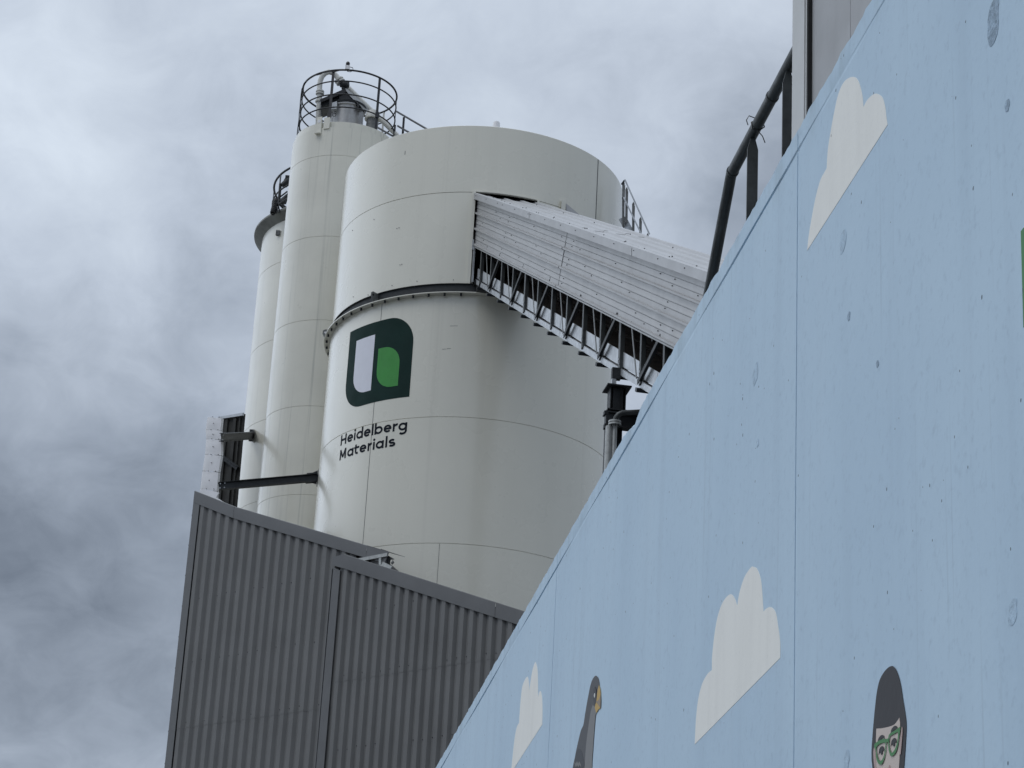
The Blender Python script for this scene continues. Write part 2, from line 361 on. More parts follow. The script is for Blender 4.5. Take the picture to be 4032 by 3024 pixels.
mural('face',[(540,1118),(620,1112),(720,1090),(790,1060),(830,1010),(858,968),(868,1090),(865,1300),(860,1500),(850,1659),(820,1850),(740,1960),(640,1940),(560,1820),(542,1659),(535,1500),(535,1300)],P_skin,wo,ow,kw,3,corner=(0,5))
mural('ear',[(515,1375),(503,1450),(512,1600),(528,1690),(541,1690),(533,1420)],P_ear,wo,ow,kw,4,corner=(3,4))
mural('ear',[(897,1092),(906,1150),(896,1300),(880,1470),(864,1476),(869,1300),(885,1150)],P_ear,wo,ow,kw,4,corner=(3,4))
def ringpx(outer,inner,m,parent,layer):
    mb=MB(); a=[wsz(ow[0]+x/kw,ow[1]+y/kw) for x,y in outer]; b=[wsz(ow[0]+x/kw,ow[1]+y/kw) for x,y in inner]
    a=crom(a,set(),5); b=crom(b,set(),5); n=len(a)
    A=[W(*p,-.0012*layer) for p in a]; B=[W(*p,-.0012*layer) for p in b]
    for i in range(n): mb.face([A[i],A[(i+1)%n],B[(i+1)%n],B[i]])
    return mb
gl=ringpx([(530,1330),(590,1285),(660,1258),(690,1275),(688,1380),(670,1500),(640,1590),(610,1615),(575,1590),(553,1520),(545,1420),(528,1385)],[(560,1365),(600,1330),(650,1312),(678,1318),(675,1390),(660,1480),(635,1545),(610,1562),(585,1545),(565,1480),(556,1420),(553,1385)],P_green,wo,6)
g2=ringpx([(722,1225),(745,1185),(800,1150),(850,1115),(885,1095),(880,1160),(865,1250),(850,1350),(820,1450),(765,1500),(735,1460),(718,1350)],[(735,1240),(755,1215),(800,1190),(835,1170),(852,1165),(853,1200),(848,1260),(832,1340),(805,1410),(770,1450),(745,1420),(732,1340)],P_green,wo,6)
n0=len(gl.v); gl.v+=g2.v; gl.f+=[[i+n0 for i in f] for f in g2.f]; gl.m+=g2.m
gl.face([W(*wsz(ow[0]+x/kw,ow[1]+y/kw),-.0012*6.5) for x,y in((678,1268),(724,1252),(722,1302),(686,1312))])
obj('glasses',gl,P_green,wo,smooth=False)
for dx,dy in((0,0),(170,-114)):
    mural('eye',[(580+dx,1477+dy),(590+dx,1400+dy),(620+dx,1362+dy),(645+dx,1370+dy),(655+dx,1410+dy),(645+dx,1428+dy),(635+dx,1415+dy),(630+dx,1470+dy),(610+dx,1472+dy),(606+dx,1440+dy),(592+dx,1450+dy)],P_dark,wo,ow,kw,5,corner=(0,))
for dx,dy in((0,0),(180,-127)):
    mural('eyelid',[(566+dx,1308+dy),(580+dx,1250+dy),(620+dx,1207+dy),(650+dx,1215+dy),(660+dx,1252+dy),(632+dx,1250+dy),(595+dx,1285+dy)],P_dark,wo,ow,kw,5,corner=(0,4))
mural('nose',[(730,1618),(737,1670),(735,1720),(690,1720),(708,1670)],P_ear,wo,ow,kw,5,corner=(0,))
mural('painted_shape',[(4022,911),(4034,896),(4150,860),(4300,860),(4300,1290),(4032,1290)],P_green,wall,(0,0),1,2,smooth=False,label='green painted shape cut by the edge of the photo')
# patched tie holes and chips in the concrete
M_patch=mat('rough_patch',(.30,.40,.50),.8,var=.30,scale=30,bump=1.,bscale=45)
M_patch2=mat('smooth_patch',(.40,.53,.65),.7,var=.18,scale=30,bump=.7,bscale=30)
for (dx,dy,hh,ww,m) in((2146,45,60,11,M_patch),(1632,808,24,5,M_patch2),(1821,520,26,6,M_patch2),(1637,957,9,2.6,M_patch2),(1834,684,10,3,M_patch),(2176,228,14,5,M_patch),(2188,1322,30,9,M_patch2),(1830,1640,22,6,M_patch2),(1896,786,8,3,M_patch)):
    n=26; px=[]
    for i in range(n):
        a=2*PI*i/n; q=1+.28*noise.noise((math.cos(a)*1.7+dx,math.sin(a)*1.7,dy))
        px.append(((dx+ww*q*math.cos(a)-hh*.12*q*math.sin(a))*1.8228,(dy+hh*q*math.sin(a))*1.8228))
    mural('patched_hole',px,m,wall,(0,0),1,1,smooth=False)
# ---------------------------------------------------------------- hand rail behind the wall
RO=.45
def rp(u,v): return whit(u,v,RO)
a0=rp(2880,675); a1=rp(3117,273); a2=rp(2790,1160)
lv=(a0.z+a1.z)/2+.02; a0.z=lv
q=a1.copy(); d=(a1-a0); d.z=0; d.normalize(); a1=a0+d*1.62
d2=(a2-a0).normalized(); a2=a0+d2*1.5
hr=thing('handrail',tuple(W(11.6,TOP-.01,RO)),'dark galvanised tube handrail on flat posts above the blue wall','handrail')
t=MB(); t.tube([a1,a0+d*.06,a0+d*.015,a0,a0+d2*.02,a0+d2*.06,a2],.033,16); obj('rail_tube',t,M_galvd,hr)
for (tip,bot) in(((2700+440/k1,893/k1),(2700+420/k1,1400/k1)),((2700+672/k1,470/k1),(2700+640/k1,980/k1))):
    p=whit(*tip,RO); b=MB(); z0=4.2; z1=lv-.03; s=p.dot(WD); hw=.031
    P=lambda x,z:WD*s+WN*(WP+RO+x)+V((0,0,z))
    b.prism([P(-hw,z0),P(hw,z0),P(hw,z1-.075),P(.012,z1),P(-.012,z1),P(-hw,z1-.075)],WD*.012)
    obj('post',b,M_galvd,hr)
for q_ in(a0+d*.03,a0+d*.95):
    wc=MB(); dd=d if q_!=a0 else d2; wc.tube([q_-dd*.010,q_+dd*.010],.0375,16); obj('weld_collar',wc,M_galvd,hr)
c=a0+d*.62; tb=MB()
tb.tube([c+V((0,0,.034))+WN*.0,c+WN*-.036+V((0,0,.01)),c+WN*-.03+V((0,0,-.03)),c+WN*.01+V((0,0,-.037)),c+WN*.04+V((0,0,-.01)),c+WN*.03+V((0,0,.03)),c+V((0,0,.037))],.004,6)
tb.tube([c+V((0,0,.036)),c+WN*-.05+V((0,0,.05)),c+WN*-.065+V((0,0,.02)),c+WN*-.055+V((0,0,-.01))],.003,6)
tb.tube([c+WN*.0+V((0,0,-.037)),c+WN*.03+V((0,0,-.07)),c+WN*.045+V((0,0,-.11))],.003,6)
obj('cable_tie',tb,M_black,hr)
# ---------------------------------------------------------------- grey panelled building behind the wall
BO=.30
bl=thing('panelled_building',tuple(W(8,GZ,BO+2)),'grey panelled building with pale corner trim rising behind the blue wall','building')
core=MB()
def wbox(mb,s0,s1,z0,z1,o0,o1,m=0):
    mb.box(W((s0+s1)/2,(z0+z1)/2,(o0+o1)/2),WD*((s1-s0)/2),WN*((o1-o0)/2),V((0,0,(z1-z0)/2)),m)
wbox(core,-5,10.10,GZ,11.8,BO+.06,BO+3.6); obj('wall_core',core,M_gap,bl)
tr=MB(); wbox(tr,9.957,10.185,4.0,11.9,BO,BO+.10); obj('corner_trim',tr,M_trim,bl)
tr=MB(); wbox(tr,9.907,9.953,4.0,11.9,BO+.006,BO+.09); wbox(tr,10.1,10.186,4.0,11.9,BO+.104,BO+3.6); obj('edge_profile',tr,M_trim,bl)
gp=MB(); wbox(gp,9.880,9.906,3.6,11.8,BO-.001,BO+.058); obj('joint_shade_strip',gp,M_gap,bl)  # solid near-black strip, paints the shade inside the panel joint
s=9.878; w0=.664
while s>-5:
    pn=MB(); wbox(pn,s-w0+.006,s,3.6,11.8,BO+.02,BO+.06); obj('wall_panel',pn,M_panel,bl); s-=w0
rf=MB(); wbox(rf,-5,10.25,11.91,12.1,BO-.05,BO+3.7); obj('roof_edge',rf,M_trim,bl)
# ---------------------------------------------------------------- big silo
def sil_frame(az,D): return V((math.sin(az)*D,math.cos(az)*D,0))
CA=sil_frame(-.0183,45.0); RA=2.955; RL=2.975
def cylp(C,r,th,z): return V((C.x+r*math.sin(R_(th)),C.y-r*math.cos(R_(th)),z))
big=thing('storage_silo',(CA.x,CA.y,GZ),'widest white storage silo with dark green emblem and company lettering','silo','white storage silos')
ZT,Z2,Z3,Z4,Z5=22.71,21.205,19.198,16.39,13.845
def seam_prof(r,zs,z0,z1,g=.011,h=.007):
    p=[(r,z0)]
    for z in sorted(zs):
        p+=[(r,z-h),(r-g,z-h+.001),(r-g,z+h-.001),(r,z+h)]
    return p+[(r,z1)]
m=MB(); m.lathe(CA,[(RA-.03,Z2+.006),(RA,Z2+.006),(RA,ZT-.012),(RA-.012,ZT),(RA-.05,ZT),(RA-.05,Z2+.006)]); obj('top_section',m,M_silo,big)
OP0,OP1=-2.0,22.4
m=MB(); m.lathe(CA,[(RA-.03,Z3),(RA,Z3),(RA,Z2-.006),(RA-.03,Z2-.006)],OP1,360+OP0); obj('middle_section',m,M_silo,big)
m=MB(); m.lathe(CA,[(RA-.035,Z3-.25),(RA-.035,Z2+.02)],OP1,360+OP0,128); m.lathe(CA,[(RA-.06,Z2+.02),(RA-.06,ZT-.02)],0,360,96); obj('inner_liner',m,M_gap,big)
m=MB(); m.lathe(CA,[(RL-.05,18.99)]+seam_prof(RL,[11.3,Z5,Z4],GZ,18.948)[::-1],0,360); obj('lower_section',m,M_silo,big)
m=MB(); m.lathe(CA,[(.01,ZT+.16),(1.2,ZT+.09),(RA-.06,ZT-.03)],0,360,96); obj('roof',m,M_silo,big)
m=MB(); m.lathe(CA,[(RL-.035,18.972),(RL-.035,Z3-.004)],0,360); m.lathe(CA,[(RA-.03,Z3-.003),(RA+.02,Z3-.003),(RA+.02,Z3+.004)],0,360); ring=obj('ring_channel',m,M_steel,big)
m=MB(); m.lathe(CA,[(RL-.02,18.950),(RL+.125,18.950),(RL+.125,18.968),(RL-.03,18.968)],0,360); obj('ring_flange',m,M_silo,big)
for i in range(19):
    th=-5-6.1*i
    if th<-110: break
    m=MB(); p=cylp(CA,RL+.07,th,18.93); m.tube([p+V((0,0,.02)),p-V((0,0,.028))],.024,6); obj('ring_bolt',m,M_steel,big)
for th in(-40.9,-84.5):
    m=MB(); er=V((math.sin(R_(th)),-math.cos(R_(th)),0)); et=V((math.cos(R_(th)),math.sin(R_(th)),0))
    pr=[(-.03,18.97),(.10,18.975),(.17,19.10),(.165,19.17),(.12,19.20),(-.03,19.195)]
    o0=V((CA.x,CA.y,0)); m.prism([o0+er*(RL+a)+V((0,0,z))-et*.008 for a,z in pr],et*.016)
    lg=obj('lifting_lug',m,M_grey,big)
    h=MB(); c=o0+er*(RL+.115)+V((0,0,19.13)); h.tube([c-et*.0095,c+et*.0095],.024,12); obj('lug_hole',h,M_white if th<-60 else M_gap,lg)
# vertical plate joints
m=MB()
def vstrip(m,r,th,z0,z1,w=.014):
    h=math.degrees(w/2/r); m.prism([cylp(CA,r,th-h,z0),cylp(CA,r,th+h,z0),cylp(CA,r,th+h,z1),cylp(CA,r,th-h,z1)],(cylp(CA,r+.002,th,0)-cylp(CA,r,th,0)))
for a in((RA,52.25,Z2+.01,ZT-.02,.028),(RA,52.25,Z3+.05,Z2-.01,.028),(RL,-37.9,Z4+.01,18.94,.012),(RL,-38,Z5+.01,Z4-.01,.012),(RL,-7.0,12.6,Z5-.01,.008)):
    m=MB(); vstrip(m,*a); obj('plate_joint',m,M_seam,big)
# rivets and scuffs
for th,z in((-56.3,19.371),(-46.3,19.25),(-34,19.30),(-23,19.30),(-8.5,19.28),(-31,19.72),(-30.2,19.725),(-33.8,20.55),(-32.8,20.556),(-46.5,20.93),(-62,20.97),(-2.6,19.27)):
    m=MB(); p=cylp(CA,RA,th,z); e=(p-V((CA.x,CA.y,z))).normalized(); m.tube([p-e*.002,p+e*.010],.009,8); obj('rivet',m,M_grey,big)
for (th0,th1,z) in((-8.5,-5.6,18.28),(-10.9,-9.5,17.79),(-9.2,-7.6,17.80)):
    m=MB(); m.prism([cylp(CA,RL,th0,z),cylp(CA,RL,th1,z+.006),cylp(CA,RL,th1,z+.012),cylp(CA,RL,th0,z+.009)],(0,-.002,0)); obj('scuff_mark',m,M_seam,big)
m=MB(); m.prism([cylp(CA,RA,-32.9,22.2),cylp(CA,RA,-32.6,22.2),cylp(CA,RA,-32.6,22.29),cylp(CA,RA,-32.9,22.28)],(0,-.002,0))
obj('scuff_mark',m,M_seam,big)
# frame of the opening and small flashings
m=MB()
for th,w in((OP0-.75,.07),):
    h=math.degrees(w/2/RA); m.prism([cylp(CA,RA,th-h,19.2),cylp(CA,RA,th+h,19.2),cylp(CA,RA,th+h,Z2+.02),cylp(CA,RA,th-h,Z2+.02)],(0,-.03,0))
m.prism([cylp(CA,RA,a,Z2+.004) for a in range(-2,24,2)]+[cylp(CA,RA,a,Z2+.03) for a in range(22,-4,-2)],(0,-.02,0))
m.prism([cylp(CA,RA,OP1,Z2-.14),cylp(CA,RA,OP1+.9,Z2-.14),cylp(CA,RA,OP1+.9,Z2+.02),cylp(CA,RA,OP1,Z2+.02)],(0,-.03,0))
obj('opening_frame',m,M_silo,big)
m=MB()
m.prism([cylp(CA,RA+.003,33,21.08),cylp(CA,RA+.003,35.1,21.08),cylp(CA,RA+.003,35.1,21.36),cylp(CA,RA+.003,33,21.36)],(0,-.06,0))
obj('junction_box',m,M_silo,big)
m=MB(); N=14; top=[(35.2+(52-35.2)*i/N,21.34-(21.34-21.05)*i/N) for i in range(N+1)]
m.grid([[cylp(CA,RA+.004,t,z) for t,z in top],[cylp(CA,RA+.10,t,20.6) for t,z in top]]); obj('sloping_flashing',m,M_clad,big)
m=MB(); p=at(1954,500,42.32); m.tube([(p.x,p.y,22.6),(p.x,p.y,22.93),(p.x,p.y,22.955)],[.072,.072,.06],16); obj('roof_vent',m,M_white,big)
# emblem: unwrapped coordinates x along the shell, z up
def U(x,z,e): 
    th=x/2.966; r=RL+e; return V((CA.x+r*math.sin(th),CA.y-r*math.cos(th),z))
def rounded(x0,x1,z0,z1,rtr,rbl):
    p=[(x0,z1)]
    p+=[(x1-rtr[0]+rtr[0]*math.sin(a),z1-rtr[1]+rtr[1]*math.cos(a)) for a in [PI/2*i/10 for i in range(11)]] if rtr else [(x1,z1)]
    p+=[(x1,z0)]
    p+=[(x0+rbl[0]-rbl[0]*math.sin(a),z0+rbl[1]-rbl[1]*math.cos(a)) for a in [PI/2*i/10 for i in range(11)]]
    return p
def decal(name,poly,mt,parent,e,label=None):
    bm=bmesh.new(); f=bm.faces.new([bm.verts.new((x,z,0)) for x,z in poly]); bmesh.ops.triangulate(bm,faces=[f])
    xs=[v.co.x for v in bm.verts]; x=math.floor(min(xs)*12)/12
    while x<max(xs):
        if x>min(xs)+.001:
            bmesh.ops.bisect_plane(bm,geom=bm.verts[:]+bm.edges[:]+bm.faces[:],plane_co=(x,0,0),plane_no=(1,0,0))
        x+=1/12
    mb=MB(); mb.v=[U(v.co.x,v.co.y,e) for v in bm.verts]; bm.verts.index_update()
    mb.f=[[v.index for v in f.verts] for f in bm.faces]; mb.m=[0]*len(mb.f); bm.free()
    return obj(name,mb,mt,parent,label)
em=decal('emblem',rounded(-2.876,-1.164,16.84,18.575,(.56,.58),(.56,.58)),M_logo,big,.004,'dark green rounded emblem')
decal('white_bar',rounded(-2.618,-2.076,17.115,18.302,None,(.40,.40)),M_logow,em,.006)
decal('green_leaf',rounded(-1.958,-1.430,17.100,17.968,(.38,.38),(.38,.38)),M_logog,em,.006)
# lettering drawn with round strokes
LW=.043
def letters(specs,bz,e0,parent,word):
    xh=.162; cap=.217; asc=.236; mb=MB()
    for k,(ch,x0,x1) in enumerate(specs):
        w=LW; a=x0+w/2; c=x1-w/2; cx=(x0+x1)/2; S=[]; h=w/2
        rx=(c-a)/2; rz=(xh-w)/2; zc=bz+xh/2
        arc=lambda cx_,cz,rx_,rz_,t0,t1,n=22:[(cx_+rx_*math.cos(R_(t0+(t1-t0)*i/n)),cz+rz_*math.sin(R_(t0+(t1-t0)*i/n))) for i in range(n+1)]
        if ch=='H': S=[[(a,bz),(a,bz+cap)],[(c,bz),(c,bz+cap)],[(a,bz+cap*.5),(c,bz+cap*.5)]]
        elif ch=='e': S=[arc(cx,zc,rx,rz,0,318),[(a+.005,zc),(c+h*.9,zc)]]
        elif ch=='i': S=[[(cx,bz),(cx,bz+xh)]]; S.append('dot')
        elif ch=='l': S=[[(cx,bz),(cx,bz+asc)]]
        elif ch=='d': S=[arc(cx,zc,rx,rz,0,360,30),[(c,bz),(c,bz+asc)]]
        elif ch=='b': S=[arc(cx,zc,rx,rz,0,360,30),[(a,bz),(a,bz+asc)]]
        elif ch=='r': S=[[(a,bz),(a,bz+xh)],[(a,bz+xh*.5)]+arc(x1-.004,bz+xh*.5,x1-.004-a,xh*.5-h,172,92,10)]
        elif ch=='g': S=[arc(cx,zc,rx,rz,0,360,30),[(c,bz+xh),(c,bz-.015)]+arc(cx,bz-.012,rx,.052,0,-140,14)]
        elif ch=='M': S=[[(a,bz),(a+.004,bz+cap)],[(a+.004,bz+cap-.012),(cx,bz+.045)],[(cx,bz+.045),(c-.004,bz+cap-.012)],[(c-.004,bz+cap),(c,bz)]]
        elif ch=='a': S=[arc(cx,zc,rx,rz,0,360,30),[(c,bz),(c,bz+xh)]]
        elif ch=='t': S=[[(x0+.045,bz+.205),(x0+.045,bz+.06)]+arc(x0+.095,bz+.06,.05,.06-h,180,290,10),[(x0,bz+xh-h),(x1,bz+xh-h)]]
        elif ch=='s': 
            q=(xh-w)/4; S=[arc(cx,zc+q,rx*.88,q,35,270,14)+arc(cx,zc-q,rx*.95,q,90,-150,14)[1:]]
        e=e0
        for s in S:
            e+=.0006
            if s=='dot':
                poly=[(cx+.026*math.cos(2*PI*i/16),bz+xh+.045+.026*math.sin(2*PI*i/16)) for i in range(16)]; mb.face([U(x,z,e) for x,z in poly]); continue
            L=[];Rr=[]; n=len(s)
            closed=(n>3 and (V(s[0])-V(s[-1])).length<1e-6)
            if closed: s=s[:-1]; n-=1
            for i in range(n):
                p0=V(s[i-1] if (i>0 or closed) else s[i]); p1=V(s[(i+1)%n] if (i<n-1 or closed) else s[i])
                t=(p1-p0).normalized(); nn=V((-t.y,t.x)); p=V(s[i]); L.append(p+nn*h); Rr.append(p-nn*h)
            for i in range(n if closed else n-1):
                j=(i+1)%n; mb.face([U(*L[i],e),U(*L[j],e),U(*Rr[j],e),U(*Rr[i],e)])
    obj('lettering',mb,M_letter,parent,'dark lettering '+word,smooth=False)
X1=[-2.890,-2.692,-2.662,-2.479,-2.455,-2.401,-2.381,-2.195,-2.171,-1.994,-1.965,-1.928,-1.896,-1.702,-1.680,-1.500,-1.474,-1.360,-1.349,-1.164]
X2=[-2.882,-2.664,-2.620,-2.431,-2.412,-2.270,-2.253,-2.073,-2.041,-1.932,-1.908,-1.864,-1.838,-1.651,-1.612,-1.573,-1.548,-1.385]
letters([(c,X1[2*i],X1[2*i+1]) for i,c in enumerate('Heidelberg')],16.150,.003,big,'upper line')
letters([(c,X2[2*i],X2[2*i+1]) for i,c in enumerate('Materials')],15.840,.003,big,'lower line')
# ---------------------------------------------------------------- tall slim silo
CB=sil_frame(-.0854,48.2); RB=1.195; ZB=25.06
slim=thing('slim_silo',(CB.x,CB.y,GZ),'tall slim white silo with round railing and filter on top','silo','white storage silos')
m=MB(); m.lathe(CB,[(RB-.02,ZB+.004)]+seam_prof(RB,[24.35,22.35,20.34,18.335,16.33,14.32,12.3],GZ,ZB,.007,.006)[::-1],0,360,160); obj('shell',m,M_siloB,slim)
m=MB(); m.lathe(CB,[(RB-.045,ZB-.06),(RB-.045,ZB+.16),(RB-.065,ZB+.165),(RB-.065,ZB-.02)],0,360,160); obj('roof_curb',m,M_siloB,slim)
m=MB(); m.lathe(CB,[(.01,ZB+.13),(RB-.07,ZB-.01)],0,360,96); obj('roof',m,M_siloB,slim)
RR=1.085; ZR=ZB+.06; RH=1.465
def railing(parent,C,r,zs,rad,t0=0,t1=360,mt=None):
    for i,z in enumerate(zs):
        m=MB(); n=int(72*abs(t1-t0)/360); full=abs(t1-t0)>359
        m.tube([cylp(C,r,t0+(t1-t0)*k/n,z) for k in range(n if full else n+1)],rad if i else rad*1.35,10,closed=full); obj('top_rail' if i==0 else 'mid_rail',m,mt or M_rail,parent)
railing(slim,CB,RR,[ZR+RH,26.30,25.96,25.63],.0165)
for th in(-83,-17.5,41.5,97,150,-140):
    m=MB(); er=cylp(CB,1,th,0)-V((CB.x,CB.y,0)); et=V((-er.y,er.x,0)); p=cylp(CB,RR,th,0)
    m.box(p+V((0,0,ZR+RH/2-.06)),et*.030,er*.008,V((0,0,RH/2+.06))); m.box(p+er*.03+V((0,0,ZR-.07)),et*.04,er*.03,V((0,0,.03))); obj('post',m,M_rail,slim)
YB=48.2
def k2(x,y,yd=YB): return at(1100+x/3.6867,200+y/3.6867,yd)
# clamps and a conduit on the railing
for th,zz in((-83,ZR+.55),(-83,ZR+.95),(-83,ZR+1.3),(-17.5,ZR+.3),(41.5,ZR+.5),(97,ZR+.7)):
    m=MB(); er=cylp(CB,1,th,0)-V((CB.x,CB.y,0)); et=V((-er.y,er.x,0)); p=cylp(CB,RR+.012,th,zz); m.box(p,et*.042,er*.02,V((0,0,.07))); obj('rail_clamp',m,M_rail,slim)
m=MB(); m.tube([cylp(CB,RR+.03,-83-6*math.sin(i*.9),ZR-.05+i*.12)+V((0,0,0)) for i in range(13)],.012,6); m.tube([cylp(CB,RR+.02,a,ZR+RH-.03-.02*math.sin(a*.3)) for a in range(-80,5,5)],.010,6); obj('conduit',m,M_rail,slim)
# dust filter
fp=k2(990,900); FR=.375
fil=MB(); fc=V((fp.x,YB,0)); fil.lathe(fc,[(FR,ZB-.05),(FR,26.20),(FR+.035,26.21),(FR+.035,26.245),(FR,26.25)],0,360,64); ft=obj('dust_filter',fil,M_stain,slim)
m=MB(); m.lathe(fc,[(FR+.05,26.25),(FR+.06,26.30),(FR+.02,26.33)],0,360,48); obj('clamp_ring',m,M_steel,ft)
for x in(800,1145): 
    m=MB(); p=k2(x,800,YB-FR-.02 if x>900 else YB-FR+.12); m.box(p,(.02,0,0),(0,.02,0),(0,0,.06)); obj('clamp',m,M_steel,ft)
# tilted weather hood: ridge from the back left to the front right
hp=k2(965,560); hl=k2(600,700); hb=k2(600,790); hr_=k2(1290,868)
m=MB(); yf=YB-.40
m.prism([k2(588,705,yf),k2(950,548,yf),k2(965,560,yf),k2(968,600,yf),k2(600,745,yf)],(0,.75,0)); obj('hood_arm',m,M_black,ft)
m=MB(); fe=[(950,556),(1015,640),(1095,725),(1175,795),(1238,878)]; be=[(985,552),(1085,636),(1190,728),(1262,800),(1294,862)]
m.grid([[k2(*p,yf).lerp(k2(*q_,YB+.2),t)+V((0,0,.02*math.sin(PI*t))) for t in(0,.25,.5,.75,1)] for p,q_ in zip(fe,be)]); obj('hood_cover',m,M_grey,ft)
m=MB(); m.prism([k2(*p,YB-.36) for p in((870,612),(962,566),(1018,645),(1098,730),(1178,800),(1236,876),(1205,850),(1100,775),(990,722),(870,738))],(0,.1,0)); obj('hood_shade_infill',m,M_black,ft)  # added black sheet, stands in for the shade under the hood
m=MB(); a=k2(600,740); b=k2(870,640)
m.prism([k2(605,715,YB-.3),k2(880,610,YB-.3),k2(880,720,YB-.3),k2(650,800,YB-.3),k2(600,790,YB-.3)],(0,.12,0)); m.prism([k2(*p,YB-.34) for p in((868,640),(900,640),(900,735),(868,745))],(0,.1,0)); obj('fan_housing',m,M_steel,ft)
m=MB(); m.prism([k2(735,765,YB-.42),k2(835,730,YB-.42),k2(838,835,YB-.42),k2(740,850,YB-.42)],(0,.12,0)); obj('control_box',m,M_galv,ft)
m=MB(); m.tube([k2(620,720,YB-.3),k2(610,860,YB-.3),k2(622,1080,YB-.3)],.012,8); obj('cable',m,M_steel,ft)
m=MB(); m.tube([k2(800,930,YB-FR-.0)+V((.038*math.cos(2*PI*i/16),-.0,.038*math.sin(2*PI*i/16))) for i in range(16)],.007,6,closed=True); obj('lifting_ring',m,M_rail,ft)
# filling pipe
pp=[k2(560,1110),k2(568,900),k2(585,640),k2(583,520),k2(592,440),k2(620,370),k2(665,325),k2(720,305),k2(775,320),k2(815,350),k2(845,390),k2(885,440)]
m=MB(); m.tube(pp,.062,16); fpipe=obj('filling_pipe',m,M_pipe,slim)
def flange(parent,p,d,r,t,mt,name='flange'):
    m=MB(); d=V(d).normalized(); m.tube([p-d*t/2,p+d*t/2],r,20); return obj(name,m,mt,parent)
flange(fpipe,k2(590,595),(0,0,1),.098,.03,M_pipe); flange(fpipe,k2(589,625),(0,0,1),.098,.03,M_pipe); flange(fpipe,k2(575,735),(0,0,1),.088,.04,M_pipe)
dv=(k2(885,440)-k2(845,390)); flange(fpipe,k2(865,425),dv,.115,.03,M_pipe); flange(fpipe,k2(888,455),dv,.115,.03,M_pipe)
m=MB(); a=k2(905,470); b=k2(1000,520); m.tube([a,a.lerp(b,.3),a.lerp(b,.7),b],[.07,.10,.10,.06],14); m.tube([k2(930,560),k2(945,500),k2(950,450)],.05,10); m.box(k2(995,490),(.03,0,0),(0,.03,0),(0,0,.07)); m.box(k2(900,500),(.035,0,0),(0,.05,0),(0,0,.03)); obj('pinch_valve',m,M_steel,fpipe)
m=MB(); m.tube([k2(1000,535,YB+.3),k2(1330,862,YB+.3),k2(1530,1050,YB+.3),k2(1640,1160,YB+.3),k2(1730,1250,YB+.3)],.058,14); obj('diagonal_pipe',m,M_pipe,fpipe)
# relief valve
v0=k2(1335,1200,YB-.35); m=MB(); vc=V((v0.x,v0.y,0)); zb=ZB-.02; zt=k2(1335,1000,YB-.35).z
m.lathe(vc,[(.132,zb),(.132,zt-.16),(.137,zt-.155),(.137,zt-.15),(.132,zt)],0,360,40); rv=obj('relief_valve',m,M_grey,slim)
m=MB(); m.lathe(vc,[(.13,zt),(.185,zt),(.185,zt+.025),(.13,zt+.026)],0,360,40); obj('valve_flange',m,M_pipe,rv)
m=MB(); m.lathe(vc,[(.15,zt+.03),(.165,zt+.04),(.165,zt+.13),(.15,zt+.15),(.148,zt+.19),(.12,zt+.21),(.01,zt+.215)],0,360,40); obj('valve_cap',m,M_pipe,rv)
# lifting brackets on the rim
for x,w,z0,z1 in((588,.062,24.90,25.34),(700,.07,25.02,25.30)):
    p=k2(x,1120,YB-RB*.93); th=math.degrees(math.asin(max(-1,min(1,(p.x-CB.x)/RB)))); er=cylp(CB,1,th,0)-V((CB.x,CB.y,0)); et=V((-er.y,er.x,0)); q=cylp(CB,RB+.015,th,0)
    m=MB(); m.box(q+V((0,0,(z0+z1)/2)),et*w,er*.012,V((0,0,(z1-z0)/2)))
    if z0<25: m.box(q+er*.04+V((0,0,z0+.01)),et*w,er*.04,V((0,0,.012)))
    lb=obj('lifting_bracket',m,M_siloB,slim)
    if z0<25:
        m=MB(); c=q+V((0,0,25.23)); m.tube([c+er*-.016,c+er*.016],.042,18); obj('bracket_hole',m,M_white,lb)
m=MB(); p=k2(1505,1060,YB+.6); m.box(p,(.022,0,0),(0,.012,0),(0,0,.32)); obj('white_post',m,M_pipe,slim)
# security camera on the top rail
p=cylp(CB,RR,0,ZR+RH); q=k2(985,300,CB.y-RR); 
cm=thing('security_camera',(q.x,q.y,ZR+RH+.02),'small white security camera with black dome on the round railing','camera')
m=MB(); m.box((q.x,q.y,ZR+RH+.045),(.048,0,0),(0,.035,0),(0,0,.035)); m.box((q.x-.04,q.y-.03,ZR+RH+.06),(.010,0,0),(0,.010,0),(0,0,.055)); m.box((q.x+.04,q.y-.03,ZR+RH+.06),(.010,0,0),(0,.010,0),(0,0,.055)); m.tube([(q.x,q.y,ZR+RH+.07),(q.x,q.y,ZR+RH+.125)],[.036,.026],12); obj('bracket',m,M_white,cm)
m=MB(); m.lathe((q.x,q.y,0),[(.002,ZR+RH+.218)]+[(.048*math.sin(R_(a)),ZR+RH+.162+.056*math.cos(R_(a))) for a in range(10,180,17)],0,360,20); obj('dome',m,M_black,cm)
m=MB(); m.tube([(q.x+.05,q.y-.04,ZR+RH+.06),(q.x+.12,q.y-.05,ZR+RH+.04),(q.x+.14,q.y-.04,ZR+RH-.03),(q.x+.07,q.y-.03,ZR+RH-.06),(q.x,q.y-.03,ZR+RH-.05)],.008,6); obj('cable',m,M_black,cm)
